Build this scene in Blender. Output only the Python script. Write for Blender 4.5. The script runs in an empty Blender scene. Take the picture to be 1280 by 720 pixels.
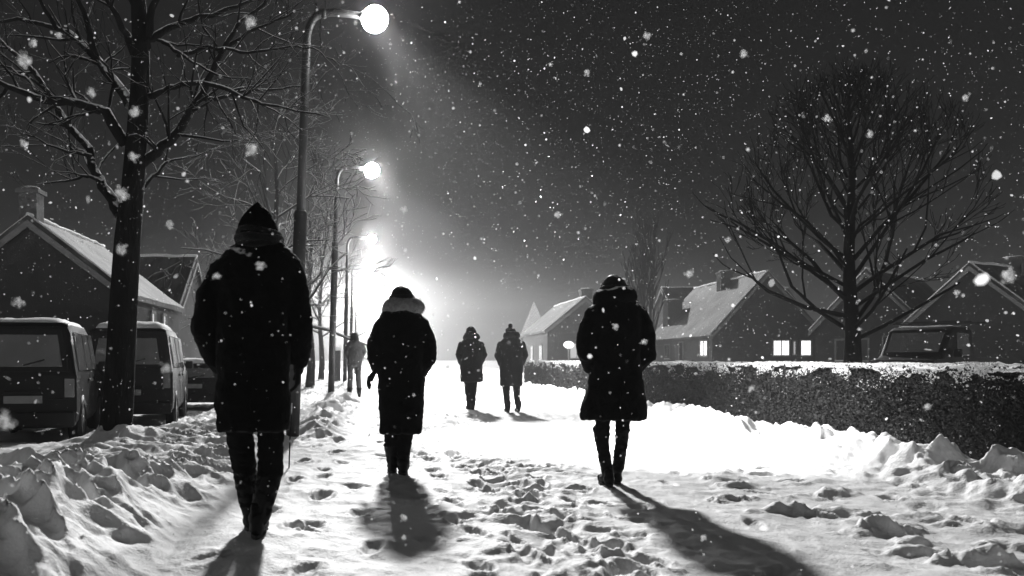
import bpy, bmesh, math, random
import numpy as np
from mathutils import Vector, Matrix

random.seed(7)
rng = np.random.default_rng(7)
SC = bpy.context.scene
COL = SC.collection
F, VX, VY, CH = 995.0, 461.0, 450.0, 1.05


def P(px, py, d):
    """point at depth d that the survey of the street gives for a sighting"""
    return Vector(((px - VX) * d / F, d, CH - (py - VY) * d / F))


# ------------------------------------------------------------------ noise
_perm = rng.permutation(256)
_perm = np.concatenate([_perm, _perm, _perm])
_g2 = rng.normal(size=(256, 2)); _g2 /= np.linalg.norm(_g2, axis=1)[:, None]
_g3 = rng.normal(size=(256, 3)); _g3 /= np.linalg.norm(_g3, axis=1)[:, None]


def pn2(x, y):
    xi = np.floor(x).astype(int); yi = np.floor(y).astype(int)
    xf = x - xi; yf = y - yi
    u = xf**3 * (xf * (xf * 6 - 15) + 10); v = yf**3 * (yf * (yf * 6 - 15) + 10)

    def g(i, j, dx, dy):
        h = _perm[(_perm[i & 255] + j) & 255]
        return _g2[h, 0] * dx + _g2[h, 1] * dy
    a = g(xi, yi, xf, yf); b = g(xi + 1, yi, xf - 1, yf)
    c = g(xi, yi + 1, xf, yf - 1); d = g(xi + 1, yi + 1, xf - 1, yf - 1)
    return (a + u * (b - a)) * (1 - v) + (c + u * (d - c)) * v


def pn3(p):
    pi = np.floor(p).astype(int); pf = p - pi
    w = pf**3 * (pf * (pf * 6 - 15) + 10)
    out = 0
    for dx in (0, 1):
        for dy in (0, 1):
            for dz in (0, 1):
                h = _perm[(_perm[(_perm[(pi[:, 0] + dx) & 255] + pi[:, 1] + dy) & 255] + pi[:, 2] + dz) & 255]
                g = _g3[h]
                dd = pf - np.array([dx, dy, dz])
                ww = (w[:, 0] if dx else 1 - w[:, 0]) * (w[:, 1] if dy else 1 - w[:, 1]) * (w[:, 2] if dz else 1 - w[:, 2])
                out = out + ww * (g * dd).sum(1)
    return out


def clods(x, y, k=14., tilt=1.0):
    """broken blocks: every cell has its own height and tilt"""
    xi = np.floor(x).astype(int); yi = np.floor(y).astype(int)
    num = 0; den = 1e-9
    for dx in (-1, 0, 1):
        for dy in (-1, 0, 1):
            h = _perm[(_perm[(xi + dx) & 255] + yi + dy) & 255]
            cx = xi + dx + .5 + .42 * _g2[h, 0]; cy = yi + dy + .5 + .42 * _g2[h, 1]
            a = x - cx; b = y - cy
            hh = (h * 37 % 256) / 255.
            t = _g3[h]
            w = np.exp(-k * (a * a + b * b))
            num = num + w * (hh + tilt * (t[:, 0] * a + t[:, 1] * b)); den = den + w
    return num / den


def sstep(a, b, x):
    t = np.clip((x - a) / (b - a), 0, 1)
    return t * t * (3 - 2 * t)


# ------------------------------------------------------------------ snow surface
prints = []   # x, y, angle, depth, length, width
_r = random.Random(3)


def track(x0, y0, x1, y1, step, side, depth, jit=.05):
    L = math.hypot(x1 - x0, y1 - y0); n = int(L / step)
    ux, uy = (x1 - x0) / L, (y1 - y0) / L
    for i in range(n):
        s = side if i % 2 else -side
        x = x0 + ux * i * step - uy * s + _r.uniform(-jit, jit)
        y = y0 + uy * i * step + ux * s + _r.uniform(-jit, jit) * 2
        prints.append((x, y, math.atan2(uy, ux) + _r.uniform(-.25, .25), depth * _r.uniform(.6, 1.2),
                       _r.uniform(.26, .33), _r.uniform(.10, .14)))


track(1.12, 3.2, 1.05, 12.5, .36, .14, .05, .05)
track(1.30, 3.4, 1.2, 9.5, .52, .13, .035, .07)
track(.45, 3.9, .60, 16, .62, .12, .035)
track(-.55, 4.9, -.35, 21, .66, .13, .05)
track(.28, 8.0, .35, 20, .68, .12, .045)
track(2.05, 7.2, 2.15, 22, .7, .12, .028)
track(2.6, 4.4, 2.9, 15, .75, .14, .022)
track(-.1, 3.3, -.3, 8, .55, .14, .035)
track(-.62, 3.0, -.62, 4.1, .5, .13, .06)
track(.75, 4.2, .85, 20, .60, .12, .04)
track(1.6, 5.2, 1.75, 20, .62, .13, .035)
track(3.3, 6.0, 2.6, 17, .7, .13, .03)
track(2.8, 16.5, 2.7, 34, .7, .12, .05)
for i in range(80):
    prints.append((_r.uniform(-.8, 3.9), _r.uniform(3.5, 18), _r.uniform(0, 3.1), _r.uniform(.012, .04), _r.uniform(.2, .5), _r.uniform(.08, .2)))
for i in range(24):
    prints.append((_r.gauss(1.3, .22), _r.uniform(3.5, 8.5), _r.uniform(.8, 2.3), _r.uniform(.02, .045), _r.uniform(.2, .3), _r.uniform(.1, .16)))
lumps = []    # x, y, r, h
for (px, py, n, sp, hh) in ((920, 596, 3, .14, .10), (838, 562, 2, .10, .08), (1050, 640, 6, .28, .12), (1175, 680, 8, .30, .13), (975, 610, 2, .2, .07),
                            (1120, 655, 6, .25, .12), (690, 650, 4, .2, .05), (720, 705, 6, .2, .06), (640, 625, 4, .2, .05), (905, 577, 2, .12, .07),
                            (1010, 622, 3, .2, .08)):
    d = F * CH / (py - VY)
    for k in range(n):
        lumps.append(((px - VX) * d / F + _r.gauss(0, sp), d + _r.gauss(0, sp), _r.uniform(.06, .14), hh * .36 * _r.uniform(.5, 1.2)))


def bankridge(x, y):
    a, b = .75, -.66
    u = x * a + y * b; v = -x * b + y * a
    w1 = .35 * pn2(x * .9 + 5, y * .9); w2 = .35 * pn2(x * .9, y * .9 + 8)
    r1 = 1 - np.abs(pn2(u * .55 + w1, v * 1.9 + w2 * 2.0)) * 2.4
    r2 = 1 - np.abs(pn2(u * 1.5 + 7 + w2, v * 4.2 + w1 * 3)) * 2.4
    r3 = 1 - np.abs(pn2(x * 4.5 + w1 * 4, y * 3.6 + 11)) * 2.2
    return .13 * np.clip(r1, 0, 1) ** 1.3 + .12 * np.clip(r2, 0, 1) ** 1.25 + .035 * np.clip(r3, 0, 1) ** 1.5 + .05 * clods(x * 4.5 + w1 * 4, y * 4 + 3, 14, 1.2) + .02 * clods(x * 11 + w1 * 4, y * 10, 12, 1.3)


def height(x, y):
    x = np.asarray(x, float); y = np.asarray(y, float)
    near = np.clip(1.2 - y / 60, .15, 1) * .7
    z = .030 * pn2(x * .9, y * .6) + .018 * pn2(x * 2.6 + 9, y * 2.1) + .012 * pn2(x * 6 + 3, y * 5)
    # broken crust with sharp little edges all over the trodden way
    cr = 1 - np.abs(pn2(x * 3.1 + .5 * pn2(x * 2, y * 2), y * 2.2 + 20)) * 2.2
    z = z + .022 * np.clip(cr, 0, 1) ** 3 * near * (.35 + .65 * np.clip(pn2(x * .7 + 4, y * .5) + .4, 0, 1))
    lane = np.exp(-((x - 1.2 - .1 * np.sin(y)) / .42) ** 2) * (1 - sstep(12, 26, y))
    z = z + (lane * .035 + .006) * (clods(x * 6 + 11, y * 5.2 + 3, 14, 1.3) - .5) + .005 * near * clods(x * 14, y * 13 + 5, 12, 1.2)
    # left bank
    foot = -1.02 + .10 * np.sin(y * .9) + .22 * pn2(y * .6, y * 0 + 3)
    foot = foot + .25 * sstep(8, 14, y)
    env = sstep(0, -.75, x - foot)
    hb = .27 * (1 - sstep(4.2, 7.5, y)) + .05
    hb = hb * (1 - .55 * sstep(-2.6, -4.2, x))
    rr = bankridge(x, y)
    rr = bankridge(x + .15 * rr, y + .6 * rr)
    amp = (1 - .50 * sstep(5.5, 8.5, y)) * (1 - .75 * sstep(-2.7, -4.0, x))
    z = z + env * (hb * .8 - .05) + np.sqrt(env) * rr * amp
    # parking strip lies lower than the bank
    z = z - .22 * sstep(-2.9, -3.9, x) * sstep(9.5, 12.5, y) * (1 - sstep(30, 40, y))
    # drift piled round the trunk of the near tree
    z = z + .16 * np.exp(-(((x + 3.1) / .55) ** 2 + ((y - 9.95) / .5) ** 2))
    z = z + .07 * np.exp(-(((x + .62) / .35) ** 2 + ((y - 4.5) / .6) ** 2))
    # right bank, ploughed clods against the hedge
    mid = 5.02 + .18 * pn2(y * .5, y * 0 + 11)
    e2 = np.exp(-(np.abs(x - mid) / .50) ** 2.6)
    wx = .35 * pn2(x * 1.2, y * 1.2 + 40); wy = .35 * pn2(x * 1.2 + 17, y * 1.2)
    x_, y_ = x, y
    q0 = np.clip(1 - np.abs(pn2(x * 1.1 + wx, y * 1.5 + 30 + wy)) * 2.3, 0, 1) * .16 + np.clip(1 - np.abs(pn2(x * 2.7 + 5 + 2 * wx, y * 3.2 + 2 * wy)) * 2.3, 0, 1) * .08
    x = x + .5 * q0; y = y + 1.0 * q0
    q1 = 1 - np.abs(pn2(x * 1.1 + wx, y * 1.5 + 30 + wy)) * 2.3
    q2 = 1 - np.abs(pn2(x * 2.7 + 5 + 2 * wx, y * 3.2 + 2 * wy)) * 2.3
    q3 = 1 - np.abs(pn2(x * 6.5 + 2 * wx, y * 7 + 13)) * 2.3
    x, y = x_, y_
    hr = .03 + .10 * np.clip(q1, 0, 1) ** 1.2 + .05 * np.clip(q2, 0, 1)
    hr = hr + .12 * clods(x * 2.3 + wx, y * 1.9 + wy, 12, .9) + .07 * clods(x * 5.5 + 2 * wx + 9, y * 5 + 2 * wy, 14, 1.4) + .02 * clods(x * 13 + 3, y * 12, 12, 1.2)
    z = z + e2 * hr
    e3 = sstep(3.7, 4.7, x) * (1 - sstep(5.6, 6.2, x))
    z = z + e3 * (.04 * np.clip(clods(x * 4 + wx + 31, y * 3.6 + wy, 16, 1.5) - .45, 0, 1) + .02 * clods(x * 10 + 7, y * 10, 12, 1.2))
    z = z + .12 * sstep(5.6, 6.6, x)
    # smaller mounds on the left edge beyond the near lamp
    e4 = np.exp(-((x + .72 - .1 * pn2(y * .7, y * 0)) / .34) ** 2) * sstep(9, 11, y) * (1 - sstep(34, 60, y))
    z = z + e4 * (.02 + .16 * np.clip(q1, 0, 1) ** 1.5 + .09 * np.clip(q2, 0, 1))
    # everything far off gently rises
    z = z + .4 * sstep(70, 300, np.hypot(x, y))
    return z


def carve(x, y, z):
    for (fx, fy, an, dp, ln, wd) in prints:
        m = (np.abs(x - fx) < .6) & (np.abs(y - fy) < .6)
        if not m.any():
            continue
        dx = x[m] - fx; dy = y[m] - fy
        c, s = math.cos(an), math.sin(an)
        a = (dx * c + dy * s) / (ln / 2); b = (-dx * s + dy * c) / (wd / 2 * (1 + .18 * np.clip((dx * c + dy * s) / (ln / 2), -1, 1)))
        q = np.sqrt(a * a + b * b) + .34 * pn2(dx * 11 + fx * 7, dy * 11 + fy * 3) + .14 * pn2(dx * 30 + fy, dy * 30 + fx)
        z[m] += -dp * (1 - sstep(.55, 1.05, q)) + dp * .28 * np.exp(-((q - 1.3) / .22) ** 2) * (1 + pn2(dx * 18, dy * 18 + fx))
    for (fx, fy, r, h) in lumps:
        m = (np.abs(x - fx) < .45) & (np.abs(y - fy) < .45)
        if not m.any():
            continue
        dx = x[m] - fx; dy = y[m] - fy
        q = np.sqrt((dx / 1.9) ** 2 + (dy) ** 2) / r + .8 * pn2(dx * 9 + fx * 5, dy * 9 + fy * 9) + .3 * pn2(dx * 24, dy * 24 + fx)
        z[m] += h * (1 - sstep(.2, 1.15, q)) * (1 + .5 * pn2(dx * 20, dy * 20 + fx))
    return z


def gz(x, y):
    a = np.array([float(x)]); b = np.array([float(y)])
    return float(carve(a, b, height(a, b))[0])


# ------------------------------------------------------------------ materials
def newmat(name):
    m = bpy.data.materials.new(name); m.use_nodes = True
    nt = m.node_tree
    return m, nt, nt.nodes['Principled BSDF']


def grey(v):
    return (v, v, v, 1)


def N(nt, typ, **kw):
    n = nt.nodes.new(typ)
    for k, v in kw.items():
        if k.startswith('i_'):
            n.inputs[k[2:].replace('_', ' ')].default_value = v
        else:
            setattr(n, k, v)
    return n


def mat(name, v, rough=.7, noise=.3, scale=8., bump=.0, bscale=40., metal=0., sheen=0., stretch=None, spec=.4, snow=0., sthr=.6):
    """grey procedural material; snow > 0 lets snow lie where the surface faces up"""
    m, nt, b = newmat(name)
    tc = N(nt, 'ShaderNodeTexCoord')
    mp = N(nt, 'ShaderNodeMapping')
    if stretch: mp.inputs['Scale'].default_value = stretch
    nt.links.new(tc.outputs['Object'], mp.inputs['Vector'])
    nz = N(nt, 'ShaderNodeTexNoise'); nz.inputs['Scale'].default_value = scale; nz.inputs['Detail'].default_value = 5
    nt.links.new(mp.outputs[0], nz.inputs['Vector'])
    cr = N(nt, 'ShaderNodeValToRGB')
    cr.color_ramp.elements[0].position = .3; cr.color_ramp.elements[1].position = .7
    cr.color_ramp.elements[0].color = grey(v * (1 - noise)); cr.color_ramp.elements[1].color = grey(min(1, v * (1 + noise)))
    nt.links.new(nz.outputs['Fac'], cr.inputs[0])
    col = cr.outputs[0]
    b.inputs['Roughness'].default_value = rough
    b.inputs['Metallic'].default_value = metal
    b.inputs['Specular IOR Level'].default_value = spec
    if sheen:
        b.inputs['Sheen Weight'].default_value = sheen; b.inputs['Sheen Roughness'].default_value = .5
    if snow:
        ge = N(nt, 'ShaderNodeNewGeometry'); sx = N(nt, 'ShaderNodeSeparateXYZ')
        nt.links.new(ge.outputs['Normal'], sx.inputs[0])
        n2 = N(nt, 'ShaderNodeTexNoise'); n2.inputs['Scale'].default_value = 14; n2.inputs['Detail'].default_value = 4
        nt.links.new(tc.outputs['Object'], n2.inputs['Vector'])
        ma = N(nt, 'ShaderNodeMath', operation='MULTIPLY_ADD'); ma.inputs[1].default_value = .9; ma.inputs[2].default_value = -.45
        nt.links.new(n2.outputs['Fac'], ma.inputs[0])
        ad = N(nt, 'ShaderNodeMath', operation='ADD')
        nt.links.new(sx.outputs['Z'], ad.inputs[0]); nt.links.new(ma.outputs[0], ad.inputs[1])
        mr = N(nt, 'ShaderNodeMapRange'); mr.inputs['From Min'].default_value = sthr; mr.inputs['From Max'].default_value = sthr + .12
        mr.inputs['To Max'].default_value = snow
        nt.links.new(ad.outputs[0], mr.inputs['Value'])
        mx = N(nt, 'ShaderNodeMix', data_type='RGBA'); mx.inputs['B'].default_value = grey(.85)
        nt.links.new(mr.outputs[0], mx.inputs['Factor']); nt.links.new(col, mx.inputs['A'])
        col = mx.outputs['Result']
    nt.links.new(col, b.inputs['Base Color'])
    if bump:
        n3 = N(nt, 'ShaderNodeTexNoise'); n3.inputs['Scale'].default_value = bscale; n3.inputs['Detail'].default_value = 4
        nt.links.new(mp.outputs[0], n3.inputs['Vector'])
        bp = N(nt, 'ShaderNodeBump'); bp.inputs['Strength'].default_value = bump; bp.inputs['Distance'].default_value = .02
        nt.links.new(n3.outputs['Fac'], bp.inputs['Height']); nt.links.new(bp.outputs[0], b.inputs['Normal'])
    return m


def emit(name, strength):
    m, nt, b = newmat(name)
    b.inputs['Base Color'].default_value = grey(.8)
    b.inputs['Emission Color'].default_value = grey(1)
    b.inputs['Emission Strength'].default_value = strength
    return m


M = {}
M['snow'] = mat('snow', .80, .65, .05, 3., .35, 55., spec=.25)
M['snow_lump'] = mat('snow_lump', .84, .7, .06, 6., .3, 70., spec=.2)
M['bark'] = mat('bark', .012, .95, .4, 9., .8, 26., stretch=(1, 1, .25), snow=1, sthr=.36, spec=.05)
M['bark_snowy'] = mat('bark_snowy', .06, .9, .4, 9., .5, 30., snow=1, sthr=.15, spec=.15)
M['bark_far'] = mat('bark_far', .008, .95, .4, 9., .5, 30., snow=.7, sthr=1.08, spec=.04)
M['coat'] = mat('coat_black', .004, .9, .3, 10., .35, 60., sheen=.06, spec=.02, snow=.85, sthr=.66)  # upward-facing snow also paints a pale rim light onto the shoulders
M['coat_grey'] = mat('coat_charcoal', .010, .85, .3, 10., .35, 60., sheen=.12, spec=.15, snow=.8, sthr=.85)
M['wool'] = mat('wool', .006, .9, .3, 30., .6, 120., sheen=.15, spec=.05, snow=.9, sthr=.9)
M['hoodcloth'] = mat('hood_cloth', .004, .9, .3, 10., .35, 60., spec=.02)
M['coat_hazed'] = mat('coat_hazed_grey', .07, .85, .3, 10., .35, 60., spec=.1)  # lightened cloth for the farthest walker, haze put into the colour
M['fur'] = mat('fur', .16, .9, .35, 40., 0, sheen=.5, spec=.2)
M['trouser'] = mat('trouser', .005, .9, .3, 20., .3, 80., spec=.05)
M['boot'] = mat('boot_leather', .005, .5, .3, 20., .2, 60., spec=.12)
M['sole'] = mat('sole_rubber', .02, .8)
M['skin'] = mat('skin', .35, .6, .05, 6.)
M['hair'] = mat('hair', .02, .7, .3, 40., .4, 90., stretch=(1, 1, .2))
M['pole'] = mat('pole_steel', .05, .5, .25, 5., .1, 40., metal=.3)
M['wall'] = mat('wall_render', .08, .9, .25, 2., .3, 30.)
M['wall_dark'] = mat('wall_dark', .045, .9, .25, 2., .3, 30.)
M['brick'] = mat('chimney_brick', .12, .9, .35, 9., .5, 30., snow=1, sthr=.8)
M['trim'] = mat('trim_wood', .22, .8, .2, 6.)
M['car'] = mat('car_paint', .010, .42, .12, 3., 0, spec=.22)
M['car2'] = mat('van_paint', .018, .45, .12, 3., 0, spec=.25)
M['plastic'] = mat('black_plastic', .008, .6, .2, 12.)
M['tyre'] = mat('tyre_rubber', .008, .85, .2, 20., .4, 60.)
M['rim'] = mat('wheel_steel', .35, .45, .2, 12., metal=.7)
M['glass'] = mat('car_glass', .16, .12, .12, 3., spec=.8)
M['lens'] = mat('lamp_lens', .16, .25, .15, 8., spec=.6)
M['plate'] = mat('number_plate', .30, .5, .1, 6.)
M['hedge_core'] = mat('hedge_core', .008, .95, .4, 9., .8, 20.)
M['leaf'] = mat('hedge_leaf', .028, .7, .5, 3., spec=.3)
M['glow'] = emit('lamp_glow', 9.)
M['winlit'] = emit('lit_window', 1.6)
M['winlit_dim'] = emit('dim_window', .35)
M['winglass'] = mat('dark_window', .03, .1, .1, 3., spec=.8)


def roofmat(name, snowy):
    m, nt, b = newmat(name)
    tc = N(nt, 'ShaderNodeTexCoord'); mp = N(nt, 'ShaderNodeMapping'); mp.inputs['Scale'].default_value = (.7, 7, .7)
    nt.links.new(tc.outputs['Object'], mp.inputs['Vector'])
    nz = N(nt, 'ShaderNodeTexNoise'); nz.inputs['Scale'].default_value = 1.; nz.inputs['Detail'].default_value = 6; nz.inputs['Roughness'].default_value = .7
    nt.links.new(mp.outputs[0], nz.inputs['Vector'])
    n2 = N(nt, 'ShaderNodeTexNoise'); n2.inputs['Scale'].default_value = .9; n2.inputs['Detail'].default_value = 3
    nt.links.new(tc.outputs['Object'], n2.inputs['Vector'])
    ad = N(nt, 'ShaderNodeMath', operation='ADD'); nt.links.new(nz.outputs['Fac'], ad.inputs[0]); nt.links.new(n2.outputs['Fac'], ad.inputs[1])
    cr = N(nt, 'ShaderNodeValToRGB')
    cr.color_ramp.elements[0].position = 1.0 - snowy * .5 ; cr.color_ramp.elements[1].position = min(1, 1.12 - snowy * .3)
    mr = N(nt, 'ShaderNodeMapRange'); mr.inputs['From Min'].default_value = .6; mr.inputs['From Max'].default_value = 1.4
    nt.links.new(ad.outputs[0], mr.inputs['Value'])
    cr.color_ramp.elements[0].position = .62 - snowy * .4; cr.color_ramp.elements[1].position = .80 - snowy * .3
    cr.color_ramp.elements[0].color = grey(.02); cr.color_ramp.elements[1].color = grey(.11)
    nt.links.new(mr.outputs[0], cr.inputs[0]); nt.links.new(cr.outputs[0], b.inputs['Base Color'])
    bp = N(nt, 'ShaderNodeBump'); bp.inputs['Strength'].default_value = .6; bp.inputs['Distance'].default_value = .05
    nt.links.new(nz.outputs['Fac'], bp.inputs['Height']); nt.links.new(bp.outputs[0], b.inputs['Normal'])
    b.inputs['Roughness'].default_value = .8
    return m


M['roof'] = roofmat('roof_snow_dusted', .45)
M['roof_snowy'] = roofmat('roof_snowy', .62)

mf = bpy.data.materials.new('snowflake'); mf.use_nodes = True
_nt = mf.node_tree; _nt.nodes.clear()
_o = _nt.nodes.new('ShaderNodeOutputMaterial'); _t = _nt.nodes.new('ShaderNodeBsdfTranslucent'); _d = _nt.nodes.new('ShaderNodeBsdfDiffuse')
_t.inputs[0].default_value = grey(.95); _d.inputs[0].default_value = grey(.95)
_x = _nt.nodes.new('ShaderNodeMixShader'); _x.inputs[0].default_value = .35
_nt.links.new(_t.outputs[0], _x.inputs[1]); _nt.links.new(_d.outputs[0], _x.inputs[2]); _nt.links.new(_x.outputs[0], _o.inputs[0])
M['flake'] = mf


# ------------------------------------------------------------------ mesh helpers
class MB:
    def __init__(s): s.v = []; s.f = []; s.mi = []; s.cur = 0

    def add(s, vs, fs):
        b = len(s.v); s.v.extend([tuple(q) for q in vs]); s.f.extend([tuple(b + i for i in f) for f in fs]); s.mi.extend([s.cur] * len(fs))

    def box(s, x0, x1, y0, y1, z0, z1):
        s.add([(x0, y0, z0), (x1, y0, z0), (x1, y1, z0), (x0, y1, z0), (x0, y0, z1), (x1, y0, z1), (x1, y1, z1), (x0, y1, z1)],
              [(0, 3, 2, 1), (4, 5, 6, 7), (0, 1, 5, 4), (1, 2, 6, 5), (2, 3, 7, 6), (3, 0, 4, 7)])

    def tube(s, pts, rad, n=8, cap=True, flat=None):
        pts = [Vector(p) for p in pts]; vs = []; fs = []
        if not hasattr(rad, '__len__'): rad = [rad] * len(pts)
        ref = Vector((.31, .89, .12)).normalized()
        t0 = (pts[-1] - pts[0]).normalized()
        if abs(t0.dot(ref)) > .9: ref = Vector((1, 0, 0))
        for i, p in enumerate(pts):
            t = (pts[min(i + 1, len(pts) - 1)] - pts[max(i - 1, 0)]).normalized()
            a = t.cross(ref).normalized(); b2 = t.cross(a).normalized()
            for k in range(n):
                an = 2 * math.pi * k / n
                vs.append(p + (a * math.cos(an) + b2 * math.sin(an)) * rad[i])
        for i in range(len(pts) - 1):
            for k in range(n):
                k2 = (k + 1) % n
                fs.append((i * n + k, i * n + k2, (i + 1) * n + k2, (i + 1) * n + k))
        if cap:
            fs.append(tuple(range(n - 1, -1, -1))); fs.append(tuple((len(pts) - 1) * n + k for k in range(n)))
        s.add(vs, fs)

    def ring(s, pts, rad, n=12):
        """closed thick ring through pts"""
        pts = [Vector(p) for p in pts]; k = len(pts); vs = []; fs = []
        for i, p in enumerate(pts):
            t = (pts[(i + 1) % k] - pts[i - 1]).normalized()
            a = t.cross(Vector((0, 0, 1))).normalized(); b2 = a.cross(t)
            for j in range(n):
                an = 2 * math.pi * j / n; vs.append(p + (a * math.cos(an) + b2 * math.sin(an)) * rad[i])
        for i in range(k):
            i2 = (i + 1) % k
            for j in range(n):
                j2 = (j + 1) % n; fs.append((i * n + j, i * n + j2, i2 * n + j2, i2 * n + j))
        s.add(vs, fs)

    def ball(s, c, r, nu=14, nv=9):
        if not hasattr(r, '__len__'): r = (r, r, r)
        vs = [(c[0], c[1], c[2] - r[2])]; fs = []
        for j in range(1, nv):
            ph = -math.pi / 2 + math.pi * j / nv
            for i in range(nu):
                th = 2 * math.pi * i / nu
                vs.append((c[0] + r[0] * math.cos(ph) * math.cos(th), c[1] + r[1] * math.cos(ph) * math.sin(th), c[2] + r[2] * math.sin(ph)))
        vs.append((c[0], c[1], c[2] + r[2]))
        for i in range(nu): fs.append((0, 1 + (i + 1) % nu, 1 + i))
        for j in range(nv - 2):
            for i in range(nu):
                a = 1 + j * nu + i; b = 1 + j * nu + (i + 1) % nu
                fs.append((a, b, b + nu, a + nu))
        e = len(vs) - 1
        for i in range(nu): fs.append((e, 1 + (nv - 2) * nu + i, 1 + (nv - 2) * nu + (i + 1) % nu))
        s.add(vs, fs)

    def limb(s, pts, rad, n=12):
        """tapered limb with rounded ends and joints"""
        s.tube(pts, rad, n)
        for p, r in zip(pts, rad): s.ball(p, r * .985, 12, 8)

    def loft(s, rings, n=24, sq=2.3):
        """rings: (z, cx, cy, rx, ry) from top to bottom"""
        vs = []; fs = []
        for (z, cx, cy, rx, ry) in rings:
            for k in range(n):
                a = 2 * math.pi * k / n; c, q = math.cos(a), math.sin(a)
                vs.append((cx + rx * math.copysign(abs(c) ** (2 / sq), c), cy + ry * math.copysign(abs(q) ** (2 / sq), q), z))
        for i in range(len(rings) - 1):
            for k in range(n):
                k2 = (k + 1) % n
                fs.append((i * n + k, (i + 1) * n + k, (i + 1) * n + k2, i * n + k2))
        fs.append(tuple(range(n))); fs.append(tuple((len(rings) - 1) * n + k for k in range(n - 1, -1, -1)))
        s.add(vs, fs)

    def build(s, name, m, parent=None, smooth=True, bevel=0, seg=2):
        me = bpy.data.meshes.new(name)
        me.from_pydata(s.v, [], s.f)
        for mm in (m if isinstance(m, list) else [m]): me.materials.append(mm)
        if isinstance(m, list): me.polygons.foreach_set('material_index', s.mi)
        if smooth: me.polygons.foreach_set('use_smooth', [True] * len(me.polygons))
        me.update()
        o = bpy.data.objects.new(name, me); COL.objects.link(o)
        if parent: o.parent = parent
        if bevel:
            b = o.modifiers.new('b', 'BEVEL'); b.width = bevel; b.segments = seg; b.limit_method = 'ANGLE'; b.angle_limit = math.radians(28)
            if smooth: b.harden_normals = True
        return o


def bake(o, voxel, smooth=3, fac=.5):
    r = o.modifiers.new('r', 'REMESH'); r.mode = 'VOXEL'; r.voxel_size = voxel; r.use_smooth_shade = True
    if smooth:
        q = o.modifiers.new('s', 'SMOOTH'); q.factor = fac; q.iterations = smooth
    dg = bpy.context.evaluated_depsgraph_get(); dg.update()
    me = bpy.data.meshes.new_from_object(o.evaluated_get(dg))
    old = o.data; mats = [m for m in old.materials]
    o.modifiers.clear(); o.data = me
    me.materials.clear()
    for m in mats: me.materials.append(m)
    me.name = o.name
    me.polygons.foreach_set('use_smooth', [True] * len(me.polygons))
    bpy.data.meshes.remove(old)
    return o


def ripple(o, amp, sc, seed=0, stretch=(1, 1, 1)):
    me = o.data; n = len(me.vertices)
    co = np.empty(n * 3); me.vertices.foreach_get('co', co); co = co.reshape(-1, 3)
    no = np.empty(n * 3); me.vertices.foreach_get('normal', no); no = no.reshape(-1, 3)
    p = co * np.array(stretch) * sc + seed * 7.3
    d = pn3(p) + .5 * pn3(p * 2.1 + 5)
    r = 1 - np.abs(pn3(p * .9 + 13)) * 2.5
    co = co + no * ((d + .6 * np.clip(r, 0, 1) ** 2)[:, None]) * amp
    me.vertices.foreach_set('co', co.ravel()); me.update()
    return o


def tag(o, label=None, cat=None, group=None, kind=None):
    if label: o['label'] = label
    if cat: o['category'] = cat
    if group: o['group'] = group
    if kind: o['kind'] = kind
    return o


def thing(name, label, cat, loc, rz=0, group=None):
    o = bpy.data.objects.new(name, None); COL.objects.link(o)
    o.location = loc; o.rotation_euler = (0, 0, rz); o.empty_display_size = .2
    return tag(o, label, cat, group)


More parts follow.
